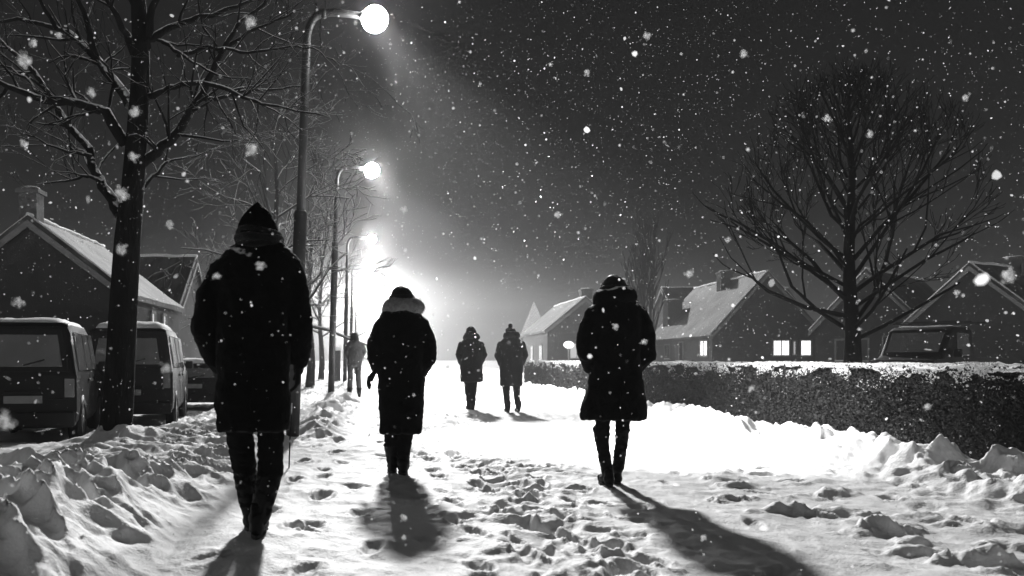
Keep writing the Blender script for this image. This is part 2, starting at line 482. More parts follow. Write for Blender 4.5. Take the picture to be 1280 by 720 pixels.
# ------------------------------------------------------------------ ground
def make_ground():
    def seg(a, b, st): return list(np.arange(a, b, st))
    xs = seg(-4.6, -2.3, .03) + seg(-2.3, 2.4, .016) + seg(2.4, 6.2, .022)
    o = [];
    x = 6.2; st = .03
    while x < 500: o.append(x); st = min(st * 1.10, 40); x += st
    l = []
    x = -4.6 - .03; st = .033
    while x > -500: l.append(x); st = min(st * 1.10, 40); x -= st
    xs = np.array(sorted(l) + xs + o)
    ys = []
    y = 2.2
    while y < 12: ys.append(y); y += max(.014, .0042 * y)
    while y < 600: ys.append(y); y *= 1.0095
    back = []; y = 2.15; st = .06
    while y > -200: back.append(y); st = min(st * 1.15, 30); y -= st
    ys = np.array(sorted(back) + ys)
    X, Y = np.meshgrid(xs, ys)
    Z = carve(X.ravel().copy(), Y.ravel().copy(), height(X.ravel(), Y.ravel())).reshape(X.shape)
    ny, nx = X.shape
    # shared vertex normals so that the pieces meet without a seam
    gy, gx = np.gradient(Z, ys, xs)
    NN = np.stack([-gx, -gy, np.ones_like(Z)], -1); NN /= np.linalg.norm(NN, axis=-1)[..., None]
    i1 = int(np.searchsorted(xs, -1.0)); i2 = int(np.searchsorted(xs, 4.35)); i3 = int(np.searchsorted(xs, 5.75)); i0 = int(np.searchsorted(xs, -3.3))
    spans = [('ground', 0, i0), ('snow_bank', i0, i1), ('path', i1, i2), ('snow_bank', i2, i3), ('ground', i3, nx - 1)]
    labels = {'ground': 'snow covered ground', 'snow_bank': 'rutted bank of piled snow', 'path': 'wide trodden snow path with footprints'}
    for name, a, b in spans:
        xx = X[:, a:b + 1]; m = b - a + 1
        co = np.stack([xx, Y[:, a:b + 1], Z[:, a:b + 1]], -1).reshape(-1, 3)
        idx = np.arange(ny * m).reshape(ny, m)
        q = np.stack([idx[:-1, :-1], idx[:-1, 1:], idx[1:, 1:], idx[1:, :-1]], -1).reshape(-1, 4)
        me = bpy.data.meshes.new(name)
        me.vertices.add(len(co)); me.vertices.foreach_set('co', co.ravel())
        me.loops.add(q.size); me.loops.foreach_set('vertex_index', q.ravel().astype(np.int32))
        me.polygons.add(len(q)); me.polygons.foreach_set('loop_start', np.arange(0, q.size, 4, dtype=np.int32))
        me.polygons.foreach_set('loop_total', np.full(len(q), 4, dtype=np.int32))
        me.polygons.foreach_set('use_smooth', np.ones(len(q), bool))
        me.update(calc_edges=True)
        me.normals_split_custom_set_from_vertices([tuple(v) for v in NN[:, a:b + 1].reshape(-1, 3)])
        me.materials.append(M['snow'])
        ob = bpy.data.objects.new(name, me); COL.objects.link(ob)
        tag(ob, labels[name], None, None, 'structure')


make_ground()


# ------------------------------------------------------------------ people
def person(label, cx, feet, s, Y, torso, sl, sr, hat, legs, feetp, coat='coat', roll=None, fur=False, scarf=None,
           hand_l=None, hand_r=None, vox=.013, boot_top=.30, hem_open=True, ratio=.62, pom=False, head=None, seed=1, yaw=0):
    X = (cx - VX) / s
    base = gz(X, Y)
    t = thing('person', label, 'person', (X, Y, base), yaw)

    def q(px, py, y=0.): return Vector(((px - cx) / s, y, (feet - py) / s))
    # --- head centre
    hx, hy, hr = head
    hc = q(hx, hy, .02); R = hr / s
    # body: one continuous figure
    b = MB()
    b.ball(hc, (R * .80, R * 1.0, R * 1.08))
    b.ball(hc + Vector((0, R * .35, -R * .55)), (R * .55, R * .55, R * .55))      # jaw
    b.ball(hc + Vector((0, R * 1.02, -R * .12)), (R * .13, R * .22, R * .22))     # nose
    for sg in (-1, 1):
        b.ball(hc + Vector((sg * R * .80, -.01, -R * .05)), (R * .10, R * .2, R * .28))   # ears
        b.ball(hc + Vector((sg * R * .32, R * .86, R * .06)), (R * .16, R * .12, R * .10))  # lids
    b.ball(hc + Vector((0, R * .88, -R * .52)), (R * .26, R * .12, R * .08))      # lips
    sh_z = q(0, torso[2][0]).z
    hipz = (feet - legs[0][0][1]) / s
    hipz = max(hipz, .80 * (hc.z + R) / 1.75)
    b.tube([hc + Vector((0, -.02, -R * .6)), Vector((0, -.02, sh_z))], [R * .55, R * .6], 12)
    w = (torso[2][2] - torso[2][1]) / 2 / s * .8
    b.loft([(sh_z + .02, 0, -.01, w * .5, .07), (sh_z - .04, 0, -.01, w * .85, .10), (sh_z - .25, 0, 0, w * .78, .11), ((sh_z + hipz) / 2, 0, 0, w * .66, .10), (hipz, 0, 0, w * .75, .11), (hipz - .1, 0, 0, w * .6, .10)])
    for path in (sl, sr):
        pts = [q(p[0], p[1], p[2]) for p in path]
        b.limb(pts, [p[3] / s * .62 for p in path])
        b.limb([pts[0], Vector((0, -.01, sh_z - .07))], [.045, .06])
    for lg in legs:
        pts = [q(p[0], p[1], p[2]) for p in lg]
        pts = [Vector((pts[0].x * .8, 0, hipz))] + pts
        b.limb(pts, [lg[0][3] / s * .80] + [p[3] / s * .68 for p in lg])
    body = bake(b.build('body', M['skin'], t), vox, 2)
    # trousers
    tr = MB()
    for lg in legs:
        pts = [q(p[0], p[1], p[2]) for p in lg]
        pts = [Vector((pts[0].x * .9, 0, hipz))] + pts
        tr.limb(pts, [lg[0][3] / s * 1.0] + [p[3] / s for p in lg])
    tr.ball((0, 0, hipz), (w * .82, .13, .13))
    ripple(bake(tr.build('trousers', M['coat_hazed' if coat == 'coat_hazed' else 'trouser'], t), vox, 2), .010, 16, seed, (1, 1, 2))
    # boots
    for lg, fp in zip(legs, feetp):
        bt = MB()
        k = q(lg[-1][0], lg[-1][1], lg[-1][2]); k0 = q(lg[-2][0], lg[-2][1], lg[-2][2])
        fx, fy, ly, lift = fp
        f = Vector(((fx - cx) / s, ly, 0))
        f.z = gz(X + f.x, Y + f.y) - base + lift
        d = (k0 - k).normalized()
        top = k + d * max(0.02, (boot_top - k.z)) / max(.3, d.z)
        r = lg[-1][3] / s
        bt.limb([f + Vector((0, 0, .10)), k, top], [r * .90, r * 1.04, r * 1.22])
        bt.ball(f + Vector((0, -.005, .055)), (.043, .055, .055))
        bt.ball(f + Vector((0, .09, .05)), (.047, .09, .05))
        bt.ball(f + Vector((0, .165, .04)), (.048, .065, .04))
        bt.ball(top, (r * 1.35, r * 1.35, r * .4))
        bo = ripple(bake(bt.build('boot', M['boot'], t), min(vox, .010), 2), .006, 22, seed + 2)
        so = MB(); n = 16; vs = []
        for z in (-.012, .018):
            for i in range(n):
                a = 2 * math.pi * i / n
                vs.append((f.x + .046 * math.cos(a) * (1 + .12 * math.sin(a)), f.y + .085 + .145 * math.sin(a), f.z + z))
        so.add(vs, [tuple(range(n - 1, -1, -1)), tuple(range(n, 2 * n))] + [(i, (i + 1) % n, n + (i + 1) % n, n + i) for i in range(n)])
        so.build('sole', M['sole'], bo, bevel=.004)
    # coat with sleeves
    c = MB(); rings = []
    for r in torso:
        z = (feet - r[0]) / s; rx = (r[2] - r[1]) / 2 / s; x = ((r[1] + r[2]) / 2 - cx) / s
        rings.append((z, x, 0, rx, max(.075, rx * (r[3] if len(r) > 3 else ratio))))
    c.loft(rings, 28, 2.25)
    for path in (sl, sr):
        pts = [q(p[0], p[1], p[2]) for p in path]
        c.limb(pts, [p[3] / s for p in path], 14)
    co = ripple(bake(c.build('coat', M[coat], t), vox, 2), .016 if s > 100 else .010, 7.5, seed, (1, 1, .8))
    ripple(co, .006, 21, seed + 4, (1, 1, 1.6))
    # pocket flaps and back seam
    if s > 100:
        zz = rings[-1][0]
        sm = MB(); sm.tube([(rings[-1][1], -rings[-1][4] - .004, zz + .01), (rings[-1][1] + .004, -rings[-2][4] - .006, zz + .3)], .006, 6)
        sm.build('back_vent', M['trouser'], co)
    # hat
    hm = MB()
    hr_ = []
    for r in hat:
        z = (feet - r[0]) / s; rx = (r[2] - r[1]) / 2 / s; x = ((r[1] + r[2]) / 2 - cx) / s
        hr_.append((z, x, .015, rx, rx * 1.12))
    hm.loft(hr_, 20, 2.0)
    if pom: hm.ball((hr_[0][1], .01, hr_[0][0] + .03), .045)
    hh = ripple(bake(hm.build('hood' if scarf else 'knitted_hat', M['wool' if not scarf else 'hoodcloth'], t), min(vox, .012), 2), .006, 14, seed)
    if not scarf:
        z0 = hr_[-1][0]
        cf = MB(); n = 30
        cf.loft([(z0 + .05, hr_[-1][1], .015, hr_[-1][3] * 1.04, hr_[-1][4] * 1.04), (z0 + .035, hr_[-1][1], .015, hr_[-1][3] * 1.12, hr_[-1][4] * 1.12),
                 (z0 - .005, hr_[-1][1], .015, hr_[-1][3] * 1.12, hr_[-1][4] * 1.12), (z0 - .02, hr_[-1][1], .015, hr_[-1][3] * 1.02, hr_[-1][4] * 1.02)], 30, 2.0)
        cf.build('cuff', M['wool'], hh)
        # hair under the hat
        ha = MB(); ha.ball(hc + Vector((0, -R * .15, -R * .1)), (R * .86, R * .95, R * .95))
        ha.build('hair', M['hair'], t)
    if scarf:
        for i, (py, xl, xr, rr) in enumerate(scarf):
            sc = MB(); pts = []
            for k in range(28):
                a = 2 * math.pi * k / 28
                pts.append((((xl + xr) / 2 - cx) / s + (xr - xl) / 2 / s * math.cos(a), .01 + (xr - xl) / 2 / s * 1.0 * math.sin(a), (feet - py) / s + .012 * math.sin(a * 2 + i) - .02 * math.sin(a)))
            sc.ring(pts, [rr / s] * 28, 10)
            ripple(sc.build('scarf', M['wool'], t), .006, 20, i)
    if roll:
        (py, xl, xr, mr, sqz) = roll
        rl = MB(); pts = []; rr = []
        for k in range(32):
            a = 2 * math.pi * k / 32
            Rx = ((xr - xl) / 2 - mr) / s
            pts.append((((xl + xr) / 2 - cx) / s + Rx * math.cos(a), -.005 + Rx * .85 * math.sin(a), (feet - py) / s - .03 * math.sin(a) + .0))
            rr.append(mr / s * (1 + .15 * math.sin(3 * a + seed)))
        rl.ring(pts, rr, 12)
        ro = bake(rl.build('fur_trim' if fur else 'hood', M['fur' if fur else coat], t), min(vox, .012), 2)
        ripple(ro, .010, 14, seed)
        if fur:
            me = ro.data; fs_ = MB(); rn = random.Random(5)
            pl = me.polygons
            for k in range(5200):
                p = pl[rn.randrange(len(pl))]
                c0 = Vector(p.center) + Vector((rn.uniform(-.01, .01),) * 3); nn = Vector(p.normal)
                d = (nn + Vector((rn.gauss(0, .35), rn.gauss(0, .35), rn.gauss(0, .35) - .25))).normalized()
                a = d.cross(Vector((0, 0, 1.01))).normalized() * .0016
                L = rn.uniform(.010, .026)
                fs_.add([c0 - a, c0 + a, c0 + d * L], [(0, 1, 2)])
            fs_.build('fur', M['fur'], ro)
    # gloves
    for hd in (hand_l, hand_r):
        if not hd: continue
        px, py, ly, sz, side, dirv = hd
        hand(t, q(px, py, ly), Vector(dirv), side, sz)
    return t


def hand(parent, w, d, side, k):
    """gloved hand: palm, four unequal curled fingers, thumb leaving the side of the palm"""
    d = d.normalized()
    fwd = Vector((0, 1, 0)); fwd = (fwd - d * fwd.dot(d)).normalized()
    out = d.cross(fwd).normalized()      # palm normal axis
    if out.x * side > 0: out = -out      # palm faces the thigh
    g = MB()
    L = .095 * k
    g.limb([w, w + d * .03 * k], [.031 * k, .029 * k])
    for i in range(4):
        off = (i - 1.5) * .020 * k
        g.limb([w + d * .02 * k + fwd * off * .7, w + d * L + fwd * off], [.017 * k, .0155 * k], 8)
    ln = [.068, .080, .084, .076]
    for i in range(4):
        off = (i - 1.5) * .022 * k
        p = w + d * L + fwd * off; pts = [p]; dd = d.copy()
        for j, fr in enumerate((.42, .33, .25)):
            dd = (dd + out * (.45 + .12 * j)).normalized()
            p = p + dd * ln[i] * fr * k; pts.append(p)
        g.limb(pts, [.0115 * k, .0105 * k, .0095 * k, .0085 * k], 8)
    p = w + d * .025 * k + fwd * .028 * k
    g.limb([p, p + (fwd * .75 + d * .6 + out * .3).normalized() * .036 * k, p + (fwd * .75 + d * .6 + out * .3).normalized() * .036 * k + (d + out * .4 + fwd * .15).normalized() * .045 * k],
           [.016 * k, .0135 * k, .010 * k], 8)
    bake(g.build('glove', M['wool'], parent), .0035 if k > .9 else .006, 1)


# man close to the camera on the left
person('tall man in a pointed hood and scarf, gloved hand beside the nearest lamp post', 320, 668, 224, 4.42,
       [(298, 304, 344, .9), (308, 293, 356, .75), (320, 279, 368), (335, 270, 375), (360, 268, 372), (400, 272, 362), (450, 273, 362), (500, 272, 363), (526, 271, 364), (536, 273, 362)],
       [(284, 333, 0, 16), (263, 372, -.02, 16.5), (257, 410, -.02, 15.5), (266, 442, .05, 13), (280, 464, .11, 11)],
       [(360, 333, 0, 16), (372, 372, 0, 15.5), (375, 412, 0, 14), (374, 448, .04, 11.5)],
       [(251, 321, 323), (255, 318, 327), (261, 312, 333), (269, 305, 340), (280, 299, 346), (290, 297, 349), (297, 299, 348)],
       [[(298, 528, 0, 17), (301, 585, .14, 15.5), (305, 636, .20, 12)], [(339, 528, 0, 17), (338, 588, .02, 15.5), (326, 643, -.02, 12.5)]],
       [(307, 0, .20, 0.0), (323, 0, -.02, 0.0)], scarf=[(294, 300, 347, 5.5), (302, 299, 350, 6), (310, 300, 351, 5)],
       hand_r=(373, 456, .045, 1.0, 1, (-.06, .1, -1)), head=(322, 281, 22), vox=.011, boot_top=.33, seed=1)

# woman in the long coat with a fur hood
person('person in a long black coat with a thick grey fur collar and knitted hat', 501, 587, 134, 7.43,
       [(376, 490, 516, .9), (386, 478, 524, .8), (397, 471, 531), (412, 469, 534), (440, 471, 533), (465, 472, 531), (500, 474, 529), (528, 475, 527), (536, 476, 526)],
       [(479, 402, 0, 11), (471, 425, -.03, 11), (469, 444, -.02, 9.5), (473, 455, .10, 8)],
       [(525, 402, 0, 11), (534, 424, -.02, 10.5), (535, 443, -.02, 9.5), (528, 460, .10, 8)],
       [(353, 500, 505), (355, 494, 510), (359, 490, 514), (364, 489, 516), (371, 488, 517)],
       [[(491, 530, 0, 11), (490, 560, .05, 8.5), (492, 575, .10, 7.5)], [(507, 530, 0, 11.5), (504, 560, 0, 8.5), (504, 577, -.03, 7.5)]],
       [(491, 0, .10, .0), (504, 0, -.06, .0)], roll=(381, 478, 530, 9, 1), fur=True,
       hand_l=(473, 455, .04, 1.3, -1, (-.55, -.2, -.6)), head=(503, 369, 15), vox=.014, boot_top=.26, seed=3)

# person right of the middle
person('person in a flared black coat and tall boots, the nearest figure to the hedge', 769, 612, 151, 6.6,
       [(370, 752, 788, .9), (380, 746, 795, .8), (392, 739, 802), (405, 736, 805), (430, 739, 801), (455, 741, 799), (475, 738, 802), (500, 732, 805), (520, 728, 808), (527, 728, 808)],
       [(746, 397, 0, 13), (733, 425, -.02, 12), (732, 445, -.02, 11), (742, 462, .10, 9)],
       [(795, 397, 0, 13), (807, 425, -.02, 12), (808, 446, -.02, 11), (799, 464, .10, 9)],
       [(347, 766, 770), (349, 760, 776), (353, 756, 780), (359, 753, 783), (368, 753, 785)],
       [[(754, 520, 0, 9.5), (756, 562, .05, 7.5), (760, 595, .0, 6.8)], [(780, 520, 0, 9.5), (780, 558, .06, 7.5), (779, 590, .12, 6.8)]],
       [(759, 0, -.06, .0), (779, 0, .16, .0)], roll=(377, 743, 797, 10, 1), head=(768, 364, 17), vox=.013, boot_top=.47, seed=5)

# pair further on
person('distant walker with legs close together, beside the walker in the bobble hat', 588, 512, 59, 16.8,
       [(423, 582, 594, .9), (427, 578, 598), (433, 575, 601), (442, 575, 602), (455, 575, 602), (478, 575, 603)],
       [(577, 432, 0, 4.6), (573, 444, -.02, 4.4), (577, 454, .08, 3.8)], [(600, 432, 0, 4.6), (604, 444, -.02, 4.4), (600, 455, .08, 3.8)],
       [(409, 587, 590), (411, 583, 593), (415, 582, 595), (420, 581, 595)],
       [[(584, 474, 0, 5), (585, 492, .03, 3.8), (587, 505, .06, 3.4)], [(592, 474, 0, 5), (591, 492, 0, 3.8), (590, 506, -.04, 3.4)]],
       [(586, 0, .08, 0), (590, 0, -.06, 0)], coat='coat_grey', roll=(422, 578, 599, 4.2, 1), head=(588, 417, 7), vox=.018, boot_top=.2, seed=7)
person('distant walker in a bobble hat and dark coat with legs apart', 638, 515, 62, 16.0,
       [(421, 631, 645, .9), (425, 627, 649), (432, 623, 653), (442, 624, 653), (458, 624, 653), (482, 625, 652)],
       [(626, 431, 0, 5), (622, 444, -.02, 4.6), (627, 455, .08, 3.8)], [(651, 431, 0, 5), (655, 444, -.02, 4.6), (651, 456, .08, 3.8)],
       [(409, 636, 639), (411, 632, 643), (415, 631, 645), (419, 631, 645)],
       [[(632, 478, 0, 5), (633, 496, .02, 4), (634, 508, -.02, 3.6)], [(645, 478, 0, 5), (646, 496, .02, 4), (648, 507, .03, 3.6)]],
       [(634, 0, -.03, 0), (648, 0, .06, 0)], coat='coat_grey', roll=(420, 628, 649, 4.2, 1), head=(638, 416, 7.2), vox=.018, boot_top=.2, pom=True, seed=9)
person('farthest walker in a short jacket by the second lamp post, half lost in haze', 443, 496, 45, 22.0,
       [(427, 438, 448, .9), (430, 435, 451), (435, 434, 454), (445, 435, 454), (458, 434, 452)],
       [(436, 433, 0, 3.4), (434, 442, -.02, 3.2), (437, 450, .08, 2.8)], [(452, 433, 0, 3.4), (455, 441, -.02, 3.2), (452, 448, .08, 2.8)],
       [(417, 442, 445), (419, 439, 447), (422, 438, 448), (426, 438, 448)],
       [[(438, 455, 0, 4), (438, 474, .03, 3.4), (437, 490, -.05, 2.9)], [(448, 455, 0, 4), (448, 474, .03, 3.4), (449, 489, .1, 2.9)]],
       [(437, 0, -.06, 0), (449, 0, .1, 0)], coat='coat_hazed', head=(443, 422, 5.2), vox=.02, boot_top=.2, seed=11)


# ------------------------------------------------------------------ street lamps
def lamp(label, x, y, gx, gzv, lean, rg, jz, r0, W, spot=True):
    z0 = gz(x, y) - .1
    t = thing('street_lamp', label, 'street lamp', (x, y, z0), 0, 'street lamps along the path')
    H = gzv - z0; lo = MB()
    def at(z): return Vector((lean * z / H, 0, z))
    lo.tube([at(0), at(jz - z0 - .03), at(jz - z0)], [r0 * 1.02, r0, r0 * .8], 16)
    a = lo.build('post_base', M['pole'], t)
    dr = MB(); dr.box(-r0 * .5, r0 * .5, -r0 - .006, -r0 + .01, .55, .95)
    dd = dr.build('access_door', M['pole'], a, smooth=False, bevel=.003); dd.location = at(.75) * .6 - Vector((0, 0, .0))
    dd.location.z = 0
    up = MB(); top = at(H + .02)
    path = [at(jz - z0 - .02), at((jz - z0 + H) / 2), at(H - .32)]
    n = 9; gxr = gx - x
    r_c = .22
    for i in range(1, n + 1):
        an = math.pi / 2 * i / n
        b = at(H - .32)
        path.append(Vector((b.x + r_c * (1 - math.cos(an)), 0, b.z + .40 * math.sin(an))))
    path.append(Vector((path[-1].x + .15, 0, path[-1].z + .015)))
    path.append(Vector((gxr - .16, 0, path[-1].z - .05)))
    up.tube(path, [r0 * .66] * 3 + [r0 * .6] * (len(path) - 4) + [r0 * .5], 12)
    up.build('upper_post', M['pole'], t)
    br = MB(); e = path[-3]
    br.tube([e - Vector((.02, 0, 0)), e + Vector((.035, 0, 0))], r0 * .75, 14); br.build('arm_joint', M['pole'], t)
    hd = MB(); hz = path[-1].z
    hd.loft([(hz + .055, gxr - .02, 0, .05, .05), (hz + .045, gxr - .02, 0, .14, .10), (hz - .0, gxr, 0, .20, .14), (hz - .03, gxr, 0, .19, .135)], 20, 2.4)
    hh = hd.build('lantern_hood', M['pole'], t)
    gb = MB(); gb.ball((gxr + .02, 0, gzv - z0), (rg, rg, rg), 24, 14)
    gb.build('globe', M['glow'], t)
    l = bpy.data.lights.new('lamp_light', 'SPOT' if spot else 'POINT'); l.energy = W; l.shadow_soft_size = rg * 1.06; l.use_soft_falloff = False
    lo_ = bpy.data.objects.new('lamp_light', l); COL.objects.link(lo_); lo_.parent = t
    lo_.location = (gxr + .02, 0, gzv - z0)
    if spot:
        l.spot_size = math.radians(SPOT if y > 15 else 60); l.spot_blend = .95
        lo_.rotation_euler = (math.radians(0), -math.radians(TILT if y > 15 else 32), 0)
    return t


SPOT, TILT = 80, 31
LW = 6.0
lamp('nearest street lamp on a tall leaning steel post, behind the hooded man', -1.0, 10.4, .06, 5.50, .20, .17, 3.0, .085, 1250 * LW)
lamp('second street lamp from the camera, slim post beside the farthest walker', -1.01, 21.2, .06, 6.10, .17, .20, 4.2, .085, 1900 * LW)
lamp('third street lamp from the camera, small glowing globe', -1.0, 33.0, .1, 6.05, .12, .19, 4.0, .085, 900 * LW)
lamp('fourth street lamp from the camera, hazy globe above the path', -1.0, 43.5, .1, 6.1, .1, .19, 4.0, .085, 1300 * LW)
lamp('fifth street lamp from the camera, faint in the haze', -1.0, 57.0, .15, 6.0, .1, .19, 4.0, .085, 5200 * LW)
lamp('farthest street lamp, almost lost in the bright haze', -1.0, 72.0, .15, 6.0, .1, .19, 4.0, .085, 5200 * LW)
# the wide, even spill of the lamps comes from their bare globes
for (gx, gy, gzv, W, rr) in ((.08, 10.4, 5.5, 7, .18), (.08, 21.2, 6.1, 45, .21), (.12, 33., 6.05, 110, .2), (.12, 43.5, 6.1, 220, .2), (.17, 57., 6., 900, .2), (.17, 72., 6., 3600, .2)):
    l = bpy.data.lights.new('globe_light', 'POINT'); l.energy = W * LW; l.shadow_soft_size = rr + .02; l.use_soft_falloff = False
    o = bpy.data.objects.new('globe_light', l); COL.objects.link(o); o.location = (gx, gy, gzv)

stk = MB(); sx, sy = (361 - VX) * 7.6 / F, 7.6
stk.tube([(sx, sy, gz(sx, sy) - .05), (sx + .012, sy, gz(sx, sy) + .3), (sx + .03, sy, gz(sx, sy) + .62)], [.007, .007, .006], 7)
o = stk.build('marker_stake', M['bark']); tag(o, 'thin dark stake stuck upright in the snow behind the hooded man', 'stake')


# ------------------------------------------------------------------ trees
def grow(mb, start, d, L, r, lev, rnd, maxlev, up=.12, spread=.75, seglen=None, kids=3, wig=.16, flat=1.0, mr=.0022, env=None):
    n = max(3, int(5 - lev * .5)); pts = [start.copy()]; rad = [r]; p = start.copy(); dd = d.normalized()
    for i in range(n):
        dd = (dd + Vector((rnd.gauss(0, wig), rnd.gauss(0, wig), rnd.gauss(0, wig) + up))).normalized()
        p = p + dd * L / n
        if env and i and env(p): p = p - dd * L / n * .7
        pts.append(p.copy()); rad.append(max(mr, r * (1 - .62 * (i + 1) / n)))
    mb.tube(pts, rad, 8 if r > .05 else (6 if r > .02 else 4), cap=False)
    if lev >= maxlev or (env and env(p)): return
    k = kids + (1 if rnd.random() < .5 else 0)
    for j in range(k):
        t = rnd.uniform(.25, .98); i = min(n - 1, int(t * n)); fr = t * n - i
        q = pts[i].lerp(pts[i + 1], fr); rr = rad[i] * (1 - fr) + rad[i + 1] * fr
        ax = (pts[i + 1] - pts[i]).normalized()
        side = Vector((rnd.gauss(0, 1), rnd.gauss(0, 1) * flat, rnd.gauss(0, 1)))
        side = (side - ax * side.dot(ax)).normalized()
        nd = (ax + side * spread * rnd.uniform(.6, 1.2)).normalized()
        grow(mb, q, nd, L * rnd.uniform(.45, .72), rr * rnd.uniform(.5, .72), lev + 1, rnd, maxlev, up, spread, None, kids, wig, flat, mr, env)


def tree(name, label, loc, trunk_pts, trunk_rad, build, m, group=None, roots=True):
    t = thing(name, label, 'tree', loc, 0, group)
    tm = MB(); tm.tube([Vector(p) - Vector(loc) for p in trunk_pts], trunk_rad, 18, cap=False)
    if roots:
        for k in range(5):
            a = k * 1.26 + .4; r0 = trunk_rad[0]
            c, s_ = math.cos(a), math.sin(a)
            b0 = Vector(trunk_pts[0]) - Vector(loc)
            tm.tube([b0 + Vector((c * r0 * .5, s_ * r0 * .5, .45)), b0 + Vector((c * r0 * 1.0, s_ * r0 * 1.0, .18)), b0 + Vector((c * r0 * 1.7, s_ * r0 * 1.7, -.02))], [r0 * .2, r0 * .36, r0 * .25], 8)
    to = tm.build('trunk', m, t)
    if roots: ripple(to, .015, 9, 2, (1, 1, .3))
    cm = MB(); build(cm, Vector(loc)); cm.build('crown', m, t)
    return t


# near tree: main limbs surveyed, twigs grown
rt = random.Random(21)
TD = 9.95
tp = [(141, 575, 24), (143, 553, 21), (148, 500, 18), (151, 440, 17.5), (155, 370, 17), (160, 300, 16), (166, 235, 14.5), (171, 170, 13), (175, 110, 12), (176, 50, 10), (172, -10, 8), (178, -90, 6), (170, -180, 3)]
trunk = [P(a, b, TD) for a, b, c in tp]
limbs = [
    ([(157, 180), (133, 140), (98, 129), (55, 125), (10, 108), (-40, 95), (-90, 80)], 7.5),
    ([(150, 268), (134, 240), (121, 219), (113, 187), (78, 145), (43, 90), (10, 60), (-30, 30)], 7.5),
    ([(163, 132), (140, 98), (121, 74), (95, 48), (70, 35), (23, 23), (-20, 30)], 7.),
    ([(173, 75), (160, 45), (152, 35), (140, 10), (125, -20), (100, -80)], 6),
    ([(121, 74), (112, 40), (100, 5), (80, -40), (70, -100)], 4.5),
    ([(176, 205), (197, 190), (219, 168), (235, 145), (250, 121), (266, 90), (281, 59), (297, 31), (330, 5), (350, -40)], 7),
    ([(180, 126), (200, 115), (219, 109), (250, 103), (289, 113), (312, 124), (336, 131), (371, 139), (410, 146)], 4.5),
    ([(178, 62), (190, 48), (211, 35), (250, 20), (297, 8), (340, -14)], 6.5),
    ([(203, 52), (225, 66), (242, 78), (273, 94), (320, 100)], 3),
    ([(178, 238), (190, 220), (207, 203), (228, 198), (252, 193)], 3.5),
    ([(250, 123), (275, 122), (297, 115), (352, 111), (391, 104)], 3.2),
    ([(222, 70), (250, 61), (281, 60), (310, 66), (336, 62), (371, 57), (400, 64), (425, 82)], 2.8),
    ([(114, 195), (95, 190), (78, 187), (52, 176), (31, 166)], 2.8),
    ([(128, 228), (112, 220), (98, 223), (72, 227), (44, 231)], 3),
    ([(184, 50), (190, 10), (215, -30), (235, -90)], 6),
    ([(174, 20), (150, -30), (120, -90), (100, -150)], 5.5),
    ([(70, 35), (50, 0), (30, -40)], 3.5), ([(55, 125), (40, 105), (15, 85), (-20, 75)], 3), ([(281, 59), (310, 40), (345, 25), (385, 10)], 3),
    ([(98, 129), (85, 105), (80, 75), (60, 50)], 2.6), ([(133, 140), (142, 105), (140, 75), (133, 45)], 2.4), ([(10, 108), (-10, 130), (-40, 140)], 2.6),
]


def near_crown(mb, loc):
    for i, (pp, r0) in enumerate(limbs):
        kd = rt.uniform(-.18, .18); pts = []; rad = []
        base = TD
        if i in (8, 10, 11): base = TD
        for j, (a, b) in enumerate(pp):
            d = base + (kd * j if j else 0)
            q = P(a, b, d) - loc
            pts.append(q); rad.append(max(.006, r0 * d / F * (1 - .80 * j / (len(pp) - 1))))
        # refine
        P2 = []; R2 = []
        for j in range(len(pts) - 1):
            for k in range(3):
                f = k / 3; P2.append(pts[j].lerp(pts[j + 1], f) + Vector((rt.gauss(0, .012), rt.gauss(0, .02), rt.gauss(0, .012))) * (1 if k else 0)); R2.append(rad[j] * (1 - f) + rad[j + 1] * f)
        P2.append(pts[-1]); R2.append(rad[-1] * .6)
        mb.tube(P2, R2, 9 if r0 > 4 else 6, cap=False)
        for k in range(int(len(P2) * .6)):
            j = rt.randrange(3, len(P2) - 1)
            ax = (P2[j + 1] - P2[j]).normalized()
            side = Vector((rt.gauss(0, 1), rt.gauss(0, .8), rt.gauss(.35, 1))); side = (side - ax * side.dot(ax)).normalized()
            nd = (ax * .8 + side * .8).normalized()
            grow(mb, P2[j], nd, rt.uniform(.35, 1.0), min(R2[j] * .55, .022), 2, rt, 4, up=.05, spread=.8, kids=2, wig=.2)


base = P(143, 553, TD)
tree('bare_tree', 'big black bare tree rising from the snow bank in front of the parked van', (base.x, base.y, gz(base.x, base.y)), trunk, [c * TD / F for a, b, c in tp], near_crown, M['bark'], 'bare street trees')


